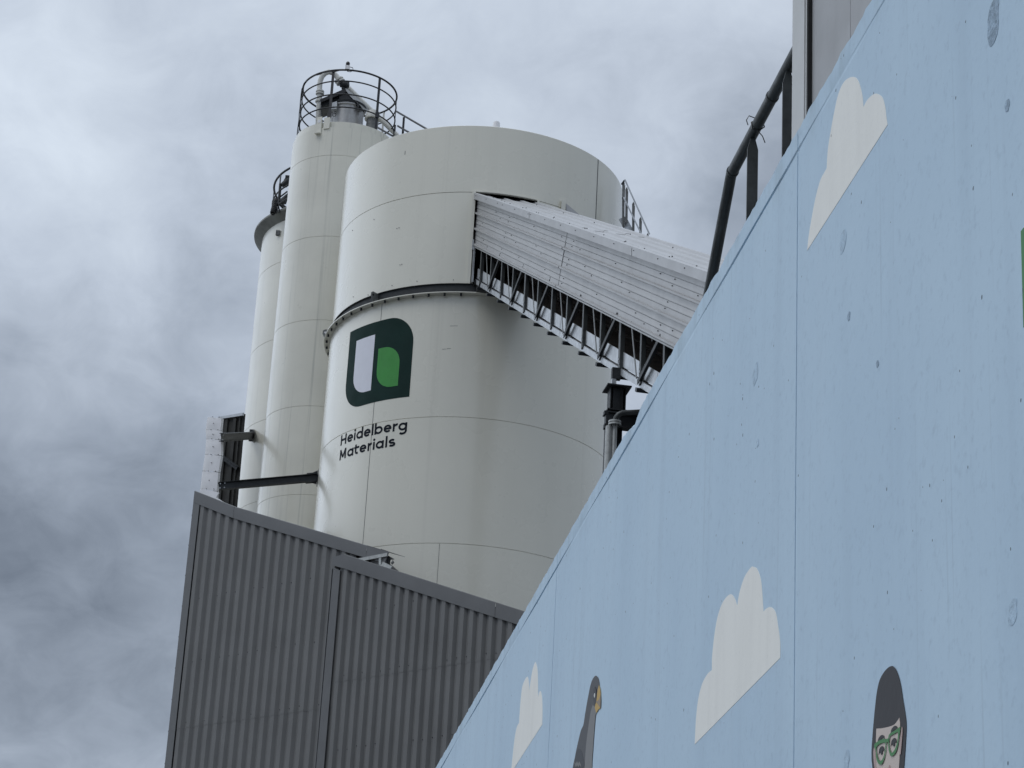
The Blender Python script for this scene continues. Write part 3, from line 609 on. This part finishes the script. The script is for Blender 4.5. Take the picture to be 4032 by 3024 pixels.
# ---------------------------------------------------------------- left silo
CL=sil_frame(-.0802,52.6); RS=2.088
lef=thing('left_silo',(CL.x,CL.y,GZ),'white silo at far left with overhanging brim, half hidden by the slim silo','silo','white storage silos')
m=MB(); m.lathe(CL,seam_prof(RS,[23.55,21.54,19.53,17.52,15.5,13.5],GZ,24.66,.007,.006),0,360,192); obj('shell',m,M_siloA,lef)
m=MB(); m.lathe(CL,[(RS-.02,24.63),(RS+.205,24.80),(RS+.21,24.84),(RS+.1,24.93)],0,360,160); obj('brim',m,mat('brim_grey',(.26,.265,.245),.6,var=.3,scale=3),lef)  # brim is a darker grey than the shell
m=MB(); m.lathe(CL,[(RS+.1,24.93),(.6,25.35),(.01,25.4)],0,360,96); obj('roof',m,M_siloA,lef)
railing(lef,CL,1.93,[26.18,25.72,25.35],.02)
for th in(-88,-62,-38,-15,10,40,80,130,-130):
    m=MB(); p=cylp(CL,1.93,th,0); er=(p-CL); er.z=0; er.normalize(); et=V((-er.y,er.x,0)); m.box(p+V((0,0,25.55)),et*.03,er*.008,V((0,0,.64))); obj('post',m,M_rail,lef)
def k8(x,y,yd=51.5): return at(1050+x/3.6867,450+y/3.6867,yd)
m=MB(); m.tube([k8(225,1040),k8(300,985),k8(420,960)],[.07,.10,.10],12); m.tube([k8(265,1050),k8(290,960),k8(300,920)],[.05,.07,.04],12); m.box(k8(300,940),(.05,0,0),(0,.05,0),(0,0,.08)); obj('vent_motor',m,M_steel,lef)
m=MB(); m.tube([k8(190,1260),k8(300,1170),k8(420,1080)],.035,8); m.tube([k8(195,1200),k8(300,1120)],.02,8); m.tube([k8(175,1300),k8(200,1010)],.035,8); m.tube([k8(170,1290),k8(300,1420)],.03,8); m.tube([k8(205,1280),k8(240,1270),k8(300,1180)],[.06,.09,.05],10); obj('vent_frame',m,M_steel,lef)
m=MB(); A=k8(85,1440,50.7); B=k8(140,1235,50.7); ax=(B-A).normalized(); e1=V((1,0,0)); e1=(e1-ax*e1.dot(ax)).normalized(); e2=ax.cross(e1)
m.tube([A.lerp(B,i/90)+e1*.055*math.cos(i*.95)+e2*.09*math.sin(i*.95) for i in range(91)],.016,6); m.tube([A,A.lerp(B,.5)+e1*-.03,B],.03,8); m.tube([k8(140,1235,50.7),k8(170,1330,50.7),k8(190,1420,50.7)],.022,6); m.tube([k8(130,1310,50.7),k8(150,1390,50.7),k8(135,1440,50.7)],.02,6); obj('hose_coil',m,M_black,lef)
m=MB(); p=k8(-160,1380); 
c=cylp(CL,RS+.03,-48,24.35); m.box(c,(.05,0,0),(0,.04,0),(0,0,.06)); obj('rim_clip',m,M_grey,lef)
# stair rail between the slim silo and the big silo
st=thing('stair_railing',tuple(at(1600,480,46.5)),'dark stair handrail leading from the slim silo down to the big silo roof','railing')
r1=k2(1700,880,48.0); r2_=k2(2150,1142,46.2)
for (n_,a,b) in(('top_rail',r1,r2_),('mid_rail',k2(1720,1092,47.8),k2(1960,1230,46.6)),('mid_rail',k2(1410,1105,48.6),k2(1640,1235,47.9))):
    m=MB(); m.tube([a,b],.022,10); obj(n_,m,M_rail,st)
for (x,y0,y1,yd) in((1808,965,1290,47.6),):
    m=MB(); m.bar(k2(x,y0,yd),k2(x-22,y1,yd),.05,.015,(0,1,0)); obj('post',m,M_rail,st)
# maintenance stair at the right side of the big silo
ms=thing('maintenance_stair',tuple(at(2470,900,43.5)),'galvanised stair railing with angle posts at right edge of big silo','railing')
def k9(x,y,yd=43.5): return at(2400+x/4.74,650+y/4.74,yd)
for (x0,y0,x1,y1) in((322,405,314,1075),(446,680,443,1290),(578,965,578,1330),(712,1265,712,1400),(262,285,255,1150)):
    a=k9(x0,y0); b=k9(x1,y1); m=MB(); hw=.026
    m.prism([b+V((-hw,0,0)),b+V((hw,0,0)),a+V((hw,0,-.06)),a+V((0,0,0)),a+V((-hw,0,-.06))],(0,.008,0)); m.box((a+b)/2+V((hw-.004,.03,-.05)),(.004,0,0),(0,.03,0),V((0,0,(a.z-b.z)/2-.05))); obj('post',m,M_grey,ms)
for (n_,a,b,w) in(('top_rail',(285,270),(745,1290),.032),('mid_rail',(262,600),(590,1280),.03)):
    m=MB(); m.bar(k9(*a,43.45),k9(*b,43.45),.012,w,(0,-1,.0)); m.bar(k9(*a,43.44),k9(*b,43.44),w,.006,(0,1,0)); obj(n_,m,M_galv,ms)
m=MB(); m.bar(k9(240,985,43.6),k9(420,1330,43.6),.03,.16,(.9,0,.5)); obj('stringer',m,M_galv,ms)
for a,b in(((225,360),(275,290)),((235,620),(275,605))):
    m=MB(); m.bar(k9(*a,43.5),k9(*b,43.5),.03,.03,(0,1,0)); obj('wall_bracket',m,M_steel,ms)
# ---------------------------------------------------------------- inclined conveyor gallery
GP=V((-.88,42.05,0)); GD=V((.1727,-.985,0)); GN=V((.985,.1727,0)); SL=.543
def G(k,c,off=0): return GP+GD*k+GN*off+V((0,0,c-SL*k))
AX=(GD+V((0,0,-SL))).normalized(); UP=GN.cross(AX).normalized()
if UP.z<0: UP=-UP
KE=27.2
ga=thing('conveyor_gallery',tuple(G(KE,17.5,.6)),'inclined grey metal clad conveyor gallery climbing into the big silo','conveyor')
C0,C1=20.03,21.09; CB0=19.29
# side cladding: ribbed sheets laid lengthwise
prof=[]
for i in range(4):
    c=C0+.3433*i
    prof+=[(c,.004),(c+.020,.046),(c+.050,.047),(c+.058,.004)] 
    if i<3: prof+=[(c+.135,.004),(c+.137,-.007),(c+.144,-.007),(c+.148,.006),(c+.166,.007),(c+.172,.004),(c+.235,.004),(c+.237,-.007),(c+.244,-.007),(c+.248,.006),(c+.266,.007),(c+.272,.004)]
prof=[p for p in prof if p[0]<=C1+.04]
brk=[-1.2,2.86,8.76,15.12,21.4,KE]
skew=.56
for j,(a,b) in enumerate(zip(brk,brk[1:])):
    m=MB(); e=.006*(j%2)
    n=max(2,int((b-a)/.4)); rows=[]
    for i in range(n+1):
        k=a+.005+(b-a-.010)*i/n
        rows.append([G(k+skew*(c-C0),c,-o-e-.004*noise.noise((k*.9,c*2.5,j))) for c,o in prof])
    m.grid(rows)
    k=a+.25
    while k<b-.1:
        for q,cc in enumerate((.115,.21,.46,.56,.80,.90)):
            if (int(k*10)+q)%5==0 or k<a+.3:
                m.box(G(k+skew*cc+.07*q,C0+cc,-.010-e),AX*.007,UP*.007,GN*.006,1)
        k+=.62
    obj('side_cladding',m,[M_clad,M_screw],ga,recalc=False)
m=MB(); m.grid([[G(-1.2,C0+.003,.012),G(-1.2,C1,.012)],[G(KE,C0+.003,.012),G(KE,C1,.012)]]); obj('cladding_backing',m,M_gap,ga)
# bottom drip edge, eave flashing in lengths, roof
m=MB(); m.bar(G(-.2,C0-.012,-.012),G(KE,C0-.012,-.012),.030,.022,UP); obj('drip_edge',m,M_clad,ga)
fb=[-1.2,3.45,6.35,10.25,14.15,18.1,22.5,KE]
for j,(a,b) in enumerate(zip(fb,fb[1:])):
    e=.004*(j%2); m=MB()
    pr=[(C1-.034,-.006),(C1-.036,-.085),(C1+.10,-.088),(C1+.108,-.05),(C1+.085,.10)]
    m.grid([[G(k,c,o-e) for c,o in pr] for k in [a+.004+(b-a-.008)*i/8 for i in range(9)]])
    k=a+.12
    while k<b: 
        m.box(G(k,C1+.05,-.090-e),AX*.007,UP*.007,GN*.006,1); m.box(G(k+.15,C1+.108,.02),AX*.007,GN*.007,UP*.006,1); k+=1.35
    obj('eave_flashing',m,[M_roof,M_screw],ga,recalc=False)
pr=[]; o=-.02
rp_=[( -.03,0),(.16,0),(.18,.03),(.23,.03),(.25,0),(.50,0),(.52,.03),(.57,.03),(.59,0),(.84,0),(.86,.03),(.91,.03),(.93,0),(1.14,0),(1.16,.035),(1.24,.035)]
rb=[-1.2,4.2,9.6,15,20.4,KE]
for j,(a,b) in enumerate(zip(rb,rb[1:])):
    m=MB(); e=.005*(j%2)
    m.grid([[G(k,C1+.045+z+e,o) for o,z in rp_] for k in [a+.004+(b-a-.008)*i/8 for i in range(9)]])
    k=a+.2
    while k<b:
        for o in(.20,.88): m.box(G(k,C1+.083+e,o),AX*.008,GN*.008,UP*.007,1)
        k+=2.7
    obj('roof_sheet',m,[M_roof,M_screw],ga,recalc=False)
m=MB(); m.grid([[G(-1.2,C,1.22) for C in(CB0-.02,C1+.05)],[G(KE,C,1.22) for C in(CB0-.02,C1+.05)]]); m.grid([[G(-1.2,C,1.205) for C in(CB0,C1+.035)],[G(KE,C,1.205) for C in(CB0,C1+.035)]],1); obj('far_side_cladding',m,[M_clad,M_brown],ga)
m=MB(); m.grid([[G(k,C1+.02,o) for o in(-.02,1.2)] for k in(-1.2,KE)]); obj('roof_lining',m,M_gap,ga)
# belt with its pan
m=MB(); m.grid([[G(k,C0+z,o) for o,z in((.16,.28),(.40,.10),(.80,.10),(1.04,.28))] for k in(-1.2,KE)]); obj('belt',m,M_black,ga)
m=MB(); m.grid([[G(k,C0-.20+.02*noise.noise((k,o*4,2)),o) for o in(.20,.5,.9,1.1)] for k in [-1.2+i*.5 for i in range(57)]]); m.grid([[G(k,C0-.42,o) for o in(.62,1.19)] for k in(-1.2,KE)]); obj('spill_pan',m,M_brown,ga)
m=MB(); m.grid([[G(-1+i*.6,CB0+.045+.012*noise.noise((i*.7,o*3,4)),o) for o in(.11,.4,.7,1.0,1.19)] for i in range(48)]); obj('deck',m,M_deck,ga)
k=1.25
while k<KE-1:
    m=MB(); m.bar(G(k,C0-.02,.30),G(k+.95,C0-.02,.30),.03,.085,UP); obj('idler_guard',m,M_white,ga)
    m=MB(); m.tube([G(k+.4,C0-.13,.25),G(k+.4,C0-.13,1.1)],.045,10); m.bar(G(k+.4,C0-.02,.28),G(k+.4,C0-.24,.28),.012,.04); m.bar(G(k+.62,C0+.1,.28),G(k+.62,C0-.13,.28),.012,.03); obj('return_roller',m,M_steel,ga); k+=2.48
# lattice: posts, thin ties, diagonals, chord
CB0=19.29
KN=[.70+1.243*i for i in range(22)]
for i,k in enumerate(KN):
    w=.11 if i in(0,4,10,16) else .084
    top=G(k,C0+.10,.03); bot=G(k,CB0-.02,.03)
    m=MB(); m.bar(bot,top,w,.012,GN); m.bar(bot+GD*(w/2-.004)+GN*.03,top+GD*(w/2-.004)+GN*.03,.008,.05,GN); m.bar(bot-GD*(w/2-.004)+GN*.03,top-GD*(w/2-.004)+GN*.03,.008,.05,GN)
    pst=obj('truss_post',m,M_galvd,ga)
    m=MB()
    for f in(.12,.2): m.box(bot.lerp(top,f)-GN*.010+GD*.012,GD*.011,GN*.006,V((0,0,.014)))
    obj('post_bolt',m,M_galv,pst)
    m=MB(); m.box(G(k,CB0-.100,.30),AX*.05,GN*.32,UP*.026); obj('cross_bracket',m,M_steel,ga)
    if i%2==1:
        if i+1<len(KN):
            m=MB(); a=G(k+.04,CB0+.01,-.012); b=G(KN[i+1]-.06,C0+.06,-.012); m.bar(a,b,.068,.010,GN); m.bar(a+GN*.03+UP*.02,b+GN*.03+UP*.02,.008,.05,GN); obj('truss_diagonal',m,M_steel,ga)
        m=MB(); a=G(k-.05,CB0+.06,-.006); b=G(k-.45,C0+.05,-.006); m.bar(a,b,.040,.008,GN); obj('truss_tie',m,M_grey,ga)
m=MB(); m.bar(G(-.1,CB0-.02,.05),G(KE,CB0-.02,.05),.014,.085,UP); m.bar(G(-.1,CB0-.058,.085),G(KE,CB0-.058,.085),.07,.010,UP); m.bar(G(-.1,CB0+.018,.085),G(KE,CB0+.018,.085),.07,.010,UP); obj('bottom_chord',m,M_galv,ga)
for a,b in zip(brk,brk[1:]):
    m=MB(); m.bar(G(max(a,.05)+.01,CB0+.165,.075),G(b-.01,CB0+.165,.075),.010,.19,UP); obj('side_plate',m,M_galv,ga)
m=MB(); m.bar(G(-.1,CB0-.02,1.15),G(KE,CB0-.02,1.15),.014,.12,UP); obj('far_chord',m,M_galvd,ga)
m=MB(); m.bar(G(.05,C0-.01,-.02),G(.05,CB0-.06,-.02),.12,.03,GN); m.bar(G(.02,C0+.12,-.05),G(.02,C0-.10,-.05),.09,.03,GN); obj('end_plate',m,M_galv,ga)
m=MB(); m.bar(G(.0,CB0-.10,.02),G(.0,CB0-.10,1.1),.35,.06,(0,0,1)); m.bar(G(.55,CB0-.12,.02),G(.55,CB0-.12,1.1),.25,.05,(0,0,1)); obj('end_bracket',m,M_steel,ga)
m=MB(); 
for o in(.05,1.15):
    p=G(KE-.2,CB0-.06,o); m.bar((p.x,p.y,GZ),p,.16,.16,GN)
obj('end_trestle',m,M_steel,ga)
# ---------------------------------------------------------------- support column and standpipe
kc=KN[10]; pc=G(kc,CB0-.06,.06); pc.z=0
col_=thing('support_column',(pc.x,pc.y,GZ),'dark steel column with stiffened head plates carrying the conveyor gallery','column')
px_,py_=1.40,29.1
def pl(z,hx,hy,t=.018,cx=px_,cy=py_):
    m=MB(); m.box((cx,cy,z),GD*hy,GN*hx,(0,0,t/2)); return m
zt=11.87
m=MB(); m.box((px_-.05,py_-.02,zt+.07),GD*.02,GN*.028,(0,0,.07)); obj('bearing_pin',m,M_galv,col_)
m=MB(); m.box((px_-.02,py_,zt+.22),GD*.04,GN*.06,(0,0,.08)); obj('bearing_block',m,M_steel,col_)
obj('head_plate',pl(zt,.165,.165),M_steel,col_)
m=MB(); m.box((px_,py_,zt-.17),GD*.008,GN*.095,(0,0,.16)); m.box(V((px_,py_,zt-.17))+GN*.10,GD*.09,GN*.007,(0,0,.16)); m.box(V((px_,py_,zt-.17))-GN*.10,GD*.09,GN*.007,(0,0,.16))
cc=V((px_,py_,0))+GD*.09
m.prism([cc+V((0,0,zt-.01))+GN*.05,cc+V((0,0,zt-.16))+GN*.02,cc+V((0,0,zt-.01))+GN*.02],GD*-.08); m.prism([cc+V((0,0,zt-.33))+GN*.05,cc+V((0,0,zt-.22))+GN*.02,cc+V((0,0,zt-.33))+GN*.0],GD*-.08)
m.box((px_,py_,zt-.17),GD*.085,GN*.07,(0,0,.155)); obj('upper_stub',m,M_steel,col_)
obj('splice_plate',pl(zt-.345,.15,.15),M_steel,col_)
zl=zt-.36
m=MB(); m.ibeam((px_-.03,py_,GZ),(px_-.03,py_,zl),.2,.2,.014,GN); m.box((px_+.045,py_+.05,zl/2+GZ/2),GD*.05,GN*.035,(0,0,(zl-GZ)/2)); obj('shaft',m,M_steel,col_)
m=MB(); m.box((px_-.05,py_-.12,zl-.13),GD*.05,GN*.10,(0,0,.11)); m.ibeam(V((px_-.12,py_-.14,zl-.14)),V((px_+1.3,py_+.1,zl-.14)),.14,.20,.012); m.box((px_-.14,py_-.15,zl-.05),GD*.04,GN*.03,(0,0,.025)); m.box((px_-.13,py_-.15,zl-.24),GD*.04,GN*.035,(0,0,.03)); obj('cross_beam',m,M_steel,col_)
sp=thing('standpipe',(1.33,28.8,GZ),'pale galvanised vertical pipe with bolted flange beside the support column','pipe')
zf=11.24; YP=28.75
def kp(x,y,yd=YP): return at(2250+x/2.37,1200+y/2.37,yd)
f0=kp(405,1105); m=MB(); m.tube([(f0.x,YP,GZ),(f0.x,YP,f0.z),],.034,14); obj('pipe',m,M_galvp,sp)
m=MB(); m.tube([(f0.x,YP,f0.z+.002),(f0.x+.012,YP,f0.z+.075),(f0.x+.045,YP,f0.z+.125),(f0.x+.09,YP,f0.z+.15),(f0.x+.5,YP+.05,f0.z+.215),(f0.x+1.0,YP+.1,f0.z+.29)],.036,14); obj('elbow_pipe',m,M_galvd,sp)
for dz in(.014,-.02):
    m=MB(); m.tube([(f0.x,YP,f0.z+dz-.012),(f0.x,YP,f0.z+dz+.012)],.085,20); fl=obj('flange',m,M_galvp,sp)
m=MB()
for a in range(0,360,45): m.tube([(f0.x+.068*math.cos(R_(a)),YP+.068*math.sin(R_(a)),f0.z-.06),(f0.x+.068*math.cos(R_(a)),YP+.068*math.sin(R_(a)),f0.z+.045)],.010,6)
obj('flange_bolts',m,M_steel,sp)
p2=kp(352,1135); m=MB(); m.tube([(p2.x,YP,GZ),(p2.x,YP,p2.z)],.046,16); obj('riser_pipe',m,M_galvp,sp)
# ---------------------------------------------------------------- dark ribbed shed
SD=V((math.sin(R_(127.4)),math.cos(R_(127.4)),0)); SN=V((-SD.y,SD.x,0)); SP=V((math.sin(R_(-1))*40,math.cos(R_(-1))*40,0))
if SN.y<0: SN=-SN
def S(k,z,out=0): return SP+SD*k-SN*out+V((0,0,z))        # out = towards the viewer
def spx(u,v,out=0):
    r=ray(u,v); t=((SP-SN*out).dot(SN))/r.dot(SN); p=r*t; q=p-SP; return q.dot(SD),p.z
sh=thing('ribbed_shed',tuple(S(-2,GZ,-.3)),'dark grey ribbed metal shed with sloping eaves in front of silos','shed')
def top1(k): return 15.288-.457*(k+6.723) if k<-5.65 else 14.798-.3835*(k+5.65)
def top2(k): return 13.36 if k<-2.70 else 13.37-.3965*(k+2.70)
def ribs(k0,k1,pitch,ph,topf,z0,z1f,out,lap):
    m=MB(); k=ph
    while k>k0: k-=pitch
    pts=[(k0,0.)]
    D=.052
    while k<k1:
        for dk,o in((0,0),(.016*pitch/.21,D),(.100*pitch/.21,D),(.150*pitch/.21,0)):
            if k0<k+dk<k1: pts.append((k+dk,o))
        k+=pitch
    pts.append((k1,0.))
    fine=[]
    for z0_,zt,e in((GZ,lambda k:lap,0),(lap-.06,topf,.004)):
        rows=[]
        cols=[[S(kk,z0_,out+o+e),S(kk,(z0_+zt(kk))/2,out+o+e),S(kk,zt(kk),out+o+e)] for kk,o in pts]
        m.grid(cols)
    # fixing screws
    random.seed(int(ph*100)%97); k=ph
    while k<k1-.1:
        for zz in(lap+.05,lap+1.25,lap+2.5,lap-1.3,lap-2.5):
            if k>k0 and zz<topf(k)-.4 and random.random()<.62: m.box(S(k+.18*pitch/.21,zz+random.uniform(-.02,.02),out+.008),SD*.007,SN*.008,(0,0,.008),1)
        k+=pitch
    return m
obj('wall_cladding',ribs(-6.62,-2.5,.2362,-6.615,lambda k:top1(k)-.12,GZ,None,0,10.56),[M_rib,M_screw],sh,recalc=False)
obj('wall_cladding',ribs(-2.80,6.5,.2138,-2.70,lambda k:top2(k)-.12,GZ,None,.05,11.0),[M_rib,M_screw],sh,recalc=False)
m=MB(); m.box(S(-4.6,4.2,-.10),SD*2.2,SN*.05,(0,0,5.8)); m.prism([S(-6.79,GZ,-.06),S(-1.75,GZ,-.06),S(-1.75,top1(-1.75)-.1,-.06),S(-5.65,top1(-5.65)-.05,-.06),S(-6.79,top1(-6.79)-.05,-.06)],SN*.03)
m.prism([S(-2.9,GZ,.012),S(6.5,GZ,.012),S(6.5,top2(6.5)-.1,.012),S(-2.7,top2(-2.7)-.06,.012),S(-2.9,top2(-2.9)-.06,.012)],SN*.03); obj('inner_lining',m,M_gap,sh)
def fascia(ks,topf,h,out,t=.03,notch=0):
    m=MB(); rows=[]
    for k in ks:
        z=topf(k); w=.004*noise.noise((k*2,3,1)); rows.append([S(k,z-h+.01,out-.035),S(k,z-h,out+w),S(k,z-h*.5,out+.004-w),S(k,z-.012,out+w),S(k,z,out-.012),S(k,z-.005,out-.25)])
    m.grid(rows); return m
obj('fascia',fascia([-6.79,-6.4,-6.0,-5.665],top1,.245,.075),M_fasc,sh,recalc=False)
m=fascia([-5.655,-5.3,-4.9,-4.4,-4,-3.5,-3,-2.6,-2.2],top1,.245,.078)
m.prism([S(-2.2,top1(-2.2),.078),S(-2.2,top1(-2.2)-.243,.078),S(-1.74,top1(-1.74)-.235,.078),S(-1.66,top1(-1.66),.078)],SN*.012); m.prism([S(-2.2,top1(-2.2)+.001,.07),S(-1.66,top1(-1.66)+.001,.07),S(-1.42,top1(-1.42)+.01,-.1),S(-2.2,top1(-2.2)+.001,-.15)],(0,0,-.006)); obj('fascia',m,M_fasc,sh,recalc=False)
m=fascia([-2.7,-2.3,-1.9,-1.4,-.9,-.4,.1,.5,.882],top2,.275,.125); m.prism([S(-2.966,13.345,.125),S(-2.966,13.19,.125),S(-2.7,top2(-2.7)-.275,.125),S(-2.7,13.37,.125)],SN*.02); obj('fascia',m,M_fasc,sh,recalc=False)
obj('fascia',fascia([.892,1.4,2,2.6,3.2,4,5,6.5],top2,.275,.128),M_fasc,sh,recalc=False)
# corner strips
m=MB(); m.prism([S(-6.815,GZ,.068),S(-6.62,GZ,.070),S(-6.62,top1(-6.62)-.235,.070),S(-6.79,top1(-6.79)-.235,.068)],SN*.012); m.prism([S(-6.815,GZ,.05),S(-6.815,top1(-6.8)-.05,.05),S(-6.80,top1(-6.8)-.05,-1.4),S(-6.80,GZ,-1.4)],SD*.012)
z=8
while z<15: m.box(S(-6.822,z,.02),SD*.012,SN*.02,(0,0,.012)); z+=.62
obj('corner_trim',m,M_fasc,sh)
m=MB(); m.prism([S(-3.0,GZ,.095),S(-2.785,GZ,.095),S(-2.785,13.07,.095),S(-2.96,13.16,.095)],SN*.012); m.prism([S(-3.0,GZ,.09),S(-3.0,13.14,.09),S(-3.0,13.14,.0),S(-3.0,GZ,.0)],SD*.01); obj('joint_trim',m,M_fasc,sh)
# taller screen behind the left corner with a bent white capping
OB=-1.0
def b6(x,y): return 650+x/3.016,1550+y/3.016
Lf=[(502,275),(476,430),(484,535),(471,720),(440,915),(415,1128),(398,1300)]; Rt=[(672,290),(656,435),(668,550),(665,735),(632,932),(612,1160),(600,1300)]
for i in range(6):
    m=MB(); rows=[]; 
    for f in(0.012,.25,.5,.75,.988):
        l=(Lf[i][0]+(Lf[i+1][0]-Lf[i][0])*f,Lf[i][1]+(Lf[i+1][1]-Lf[i][1])*f); r=(Rt[i][0]+(Rt[i+1][0]-Rt[i][0])*f,Rt[i][1]+(Rt[i+1][1]-Rt[i][1])*f)
        a=S(*spx(*b6(*l),OB),OB); b=S(*spx(*b6(*r),OB),OB); bul=.015*math.sin(PI*f)+.012*noise.noise((f*3,i*2.2,1))+.004*(i%2)
        rows.append([a+SN*.12-SD*.01,a+SN*.01]+[a.lerp(b,q)-SN*(bul*math.sin(PI*q)) for q in(.1,.35,.65,.9)]+[b,b+SN*.06+SD*.004])
    m.grid(rows); 
    for q,f in((.45,.04),(.9,.05),(.55,.5)):
        l=(Lf[i][0]+(Lf[i+1][0]-Lf[i][0])*f,Lf[i][1]+(Lf[i+1][1]-Lf[i][1])*f); r=(Rt[i][0]+(Rt[i+1][0]-Rt[i][0])*f,Rt[i][1]+(Rt[i+1][1]-Rt[i][1])*f)
        u=b6(l[0]+(r[0]-l[0])*q,l[1]+(r[1]-l[1])*f+0*q); m.box(S(*spx(*u,OB),OB+.03),SD*.006,SN*.010,(0,0,.006),1)
    obj('screen_capping',m,[M_white,M_screw],sh,recalc=False)
OC=-4.7
pa=[S(*spx(*b6(*q),OC),OC) for q in((600,292),(945,240),(850,1310),(840,1420),(560,1420))]
m=MB(); m.prism(pa,SN*.03)
k0,z0=spx(*b6(700,300),OC)
for x in(745,845,905): 
    a=S(*spx(*b6(x,290),OC),OC+.03); b=S(*spx(*b6(x-100,1400),OC),OC+.03); m.bar(a,b,.085 if x!=905 else .03,.03,SN)
obj('screen_panel',m,mat('screen_dark',(.016,.016,.014),.7,var=.4,scale=4,streak=.6,sstr=(9,9,.6)),sh)
m=MB(); m.bar(S(*spx(*b6(650,292),OC),OC+.04),S(*spx(*b6(947,238),OC),OC+.04),.02,.03,SN); m.bar(S(*spx(*b6(655,303),OC),OC+.05),S(*spx(*b6(947,256),OC),OC+.05),.06,.05,SN); obj('screen_top_edge',m,M_galv,sh)
m=MB(); m.bar(S(*spx(*b6(640,700),OC),OC+.06),S(*spx(*b6(890,880),OC),OC+.06),.012,.16,SN); m.bar(S(*spx(*b6(640,715),OC),OC+.09),S(*spx(*b6(890,895),OC),OC+.09),.10,.012,SN); obj('screen_brace',m,M_steel,sh)
m=MB(); m.prism([S(*spx(*b6(412,1128),.03),.03),S(*spx(*b6(640,1175),.03),.03),S(*spx(*b6(605,1230),.03),.03),S(*spx(*b6(700,1290),.03),.03),S(*spx(*b6(860,1350),.03),.03),S(*spx(*b6(560,1240),.03),.03),S(*spx(*b6(412,1175),.03),.03)],SN*.02); obj('corner_flashing',m,M_white,sh)
# exposed framing where the two roof lines meet
OF=-.02
def c8(x,y): return 1250+x/4.148,2050+y/4.148
def fb_(name,a,b,w,t,mt,o=OF):
    m=MB(); m.bar(S(*spx(*c8(*a),o),o),S(*spx(*c8(*b),o),o),w,t,SN); return obj(name,m,mt,sh)
fb_('frame_angle',(655,648),(1140,555),.065,.02,M_galvp,.10)
fb_('frame_post',(1027,590),(1027,800),.05,.03,M_galvp,.09); fb_('frame_post',(1142,500),(1132,760),.025,.03,M_steel,.05); fb_('frame_post',(1165,580),(1160,760),.02,.03,M_steel,.03)
fb_('frame_plate',(1055,705),(1205,780),.085,.02,M_galvp,.10); fb_('frame_post',(1095,590),(1090,730),.07,.02,M_grey,.06)
for x in(760,830,910,975): fb_('frame_lining',(x,620),(x-8,760),.10,.02,M_rib if x!=830 else M_gap,.02)
m=MB(); a=[S(*spx(*c8(*q),.0),.0) for q in((1165,700),(1230,745),(1380,875),(1340,940),(1150,800))]; m.prism(a,SN*.03); obj('sloping_sheet',m,M_rib,sh)
m=MB(); a=[S(*spx(*c8(*q),.0),.0) for q in((1170,580),(1248,622),(1240,630),(1172,634))]; m.prism(a,SN*.02); obj('loose_flap',m,M_grey,sh)
m=MB(); a=[S(*spx(*c8(*q),.0),.0) for q in((1228,650),(1246,680),(1212,714),(1197,690))]; m.prism(a,SN*.02); m.bar(S(*spx(*c8(1233,625),.0),.0),S(*spx(*c8(1230,660),.0),.0),.006,.006,SN); obj('hanging_bracket',m,M_grey,sh)
m=MB(); m.prism([S(*spx(*c8(*q),-.05),-.05) for q in((1035,460),(1155,500),(1150,545),(1010,550))],SN*.02); obj('dark_end',m,M_gap,sh)
# ---------------------------------------------------------------- braces from the screen to the silos
def brace(a,b,h,label,endpl,ext):
    t=thing('brace_beam',tuple(a),label,'beam','steel brace beams')
    m=MB(); m.ibeam(a,b,.10,h,.012); obj('beam',m,M_steel,t)
    d=(b-a).normalized(); m=MB(); m.box(b+d*.005,d*.012,V((0,0,endpl)),d.cross(V((0,0,1))).normalized()*.09); obj('end_plate',m,M_steel,t)
    m=MB(); sd_=d.cross(V((0,0,1))).normalized()
    for s in(1,-1):
        m.prism([b-d*.02+V((0,0,s*h*.5)),b-d*ext+V((0,0,s*h*.5)),b-d*.02+V((0,0,s*(h*.5+.07)))],sd_*.02); m.box(b-d*ext*.7+V((0,0,s*(h*.5+.012))),d*ext*.5,sd_*.05,(0,0,.010))
    obj('gusset',m,M_steel,t)
    m=MB()
    for s in(1,-1):
        for q in(.03,.12): m.tube([a+d*q+V((0,0,s*h*.3))-sd_*.03,a+d*q+V((0,0,s*h*.3))+sd_*.03],.014,6)
    obj('bolts',m,M_galv,t)
A1=at(*b6(670,520),44.9); pA=cylp(CL,RS+.01,-54.5,0); B1=at(*b6(1043,497),pA.y)
d=B1-V((CL.x,CL.y,B1.z)); d.normalize(); B1=V((CL.x,CL.y,B1.z))+d*(RS+.012)
brace(A1,B1,.17,'short dark steel beam bracketed to the left silo','.' and .15,.35)
A2=at(*b6(635,1100),44.9); B2=at(*b6(1815,995),45.25)
brace(A2,B2,.155,'long dark steel beam bracketed to side of big silo',.17,.2)
sc.view_settings.view_transform='Standard'; sc.view_settings.look='None'; sc.view_settings.exposure=.16; sc.view_settings.gamma=1
sc.render.engine='CYCLES'; sc.cycles.max_bounces=8
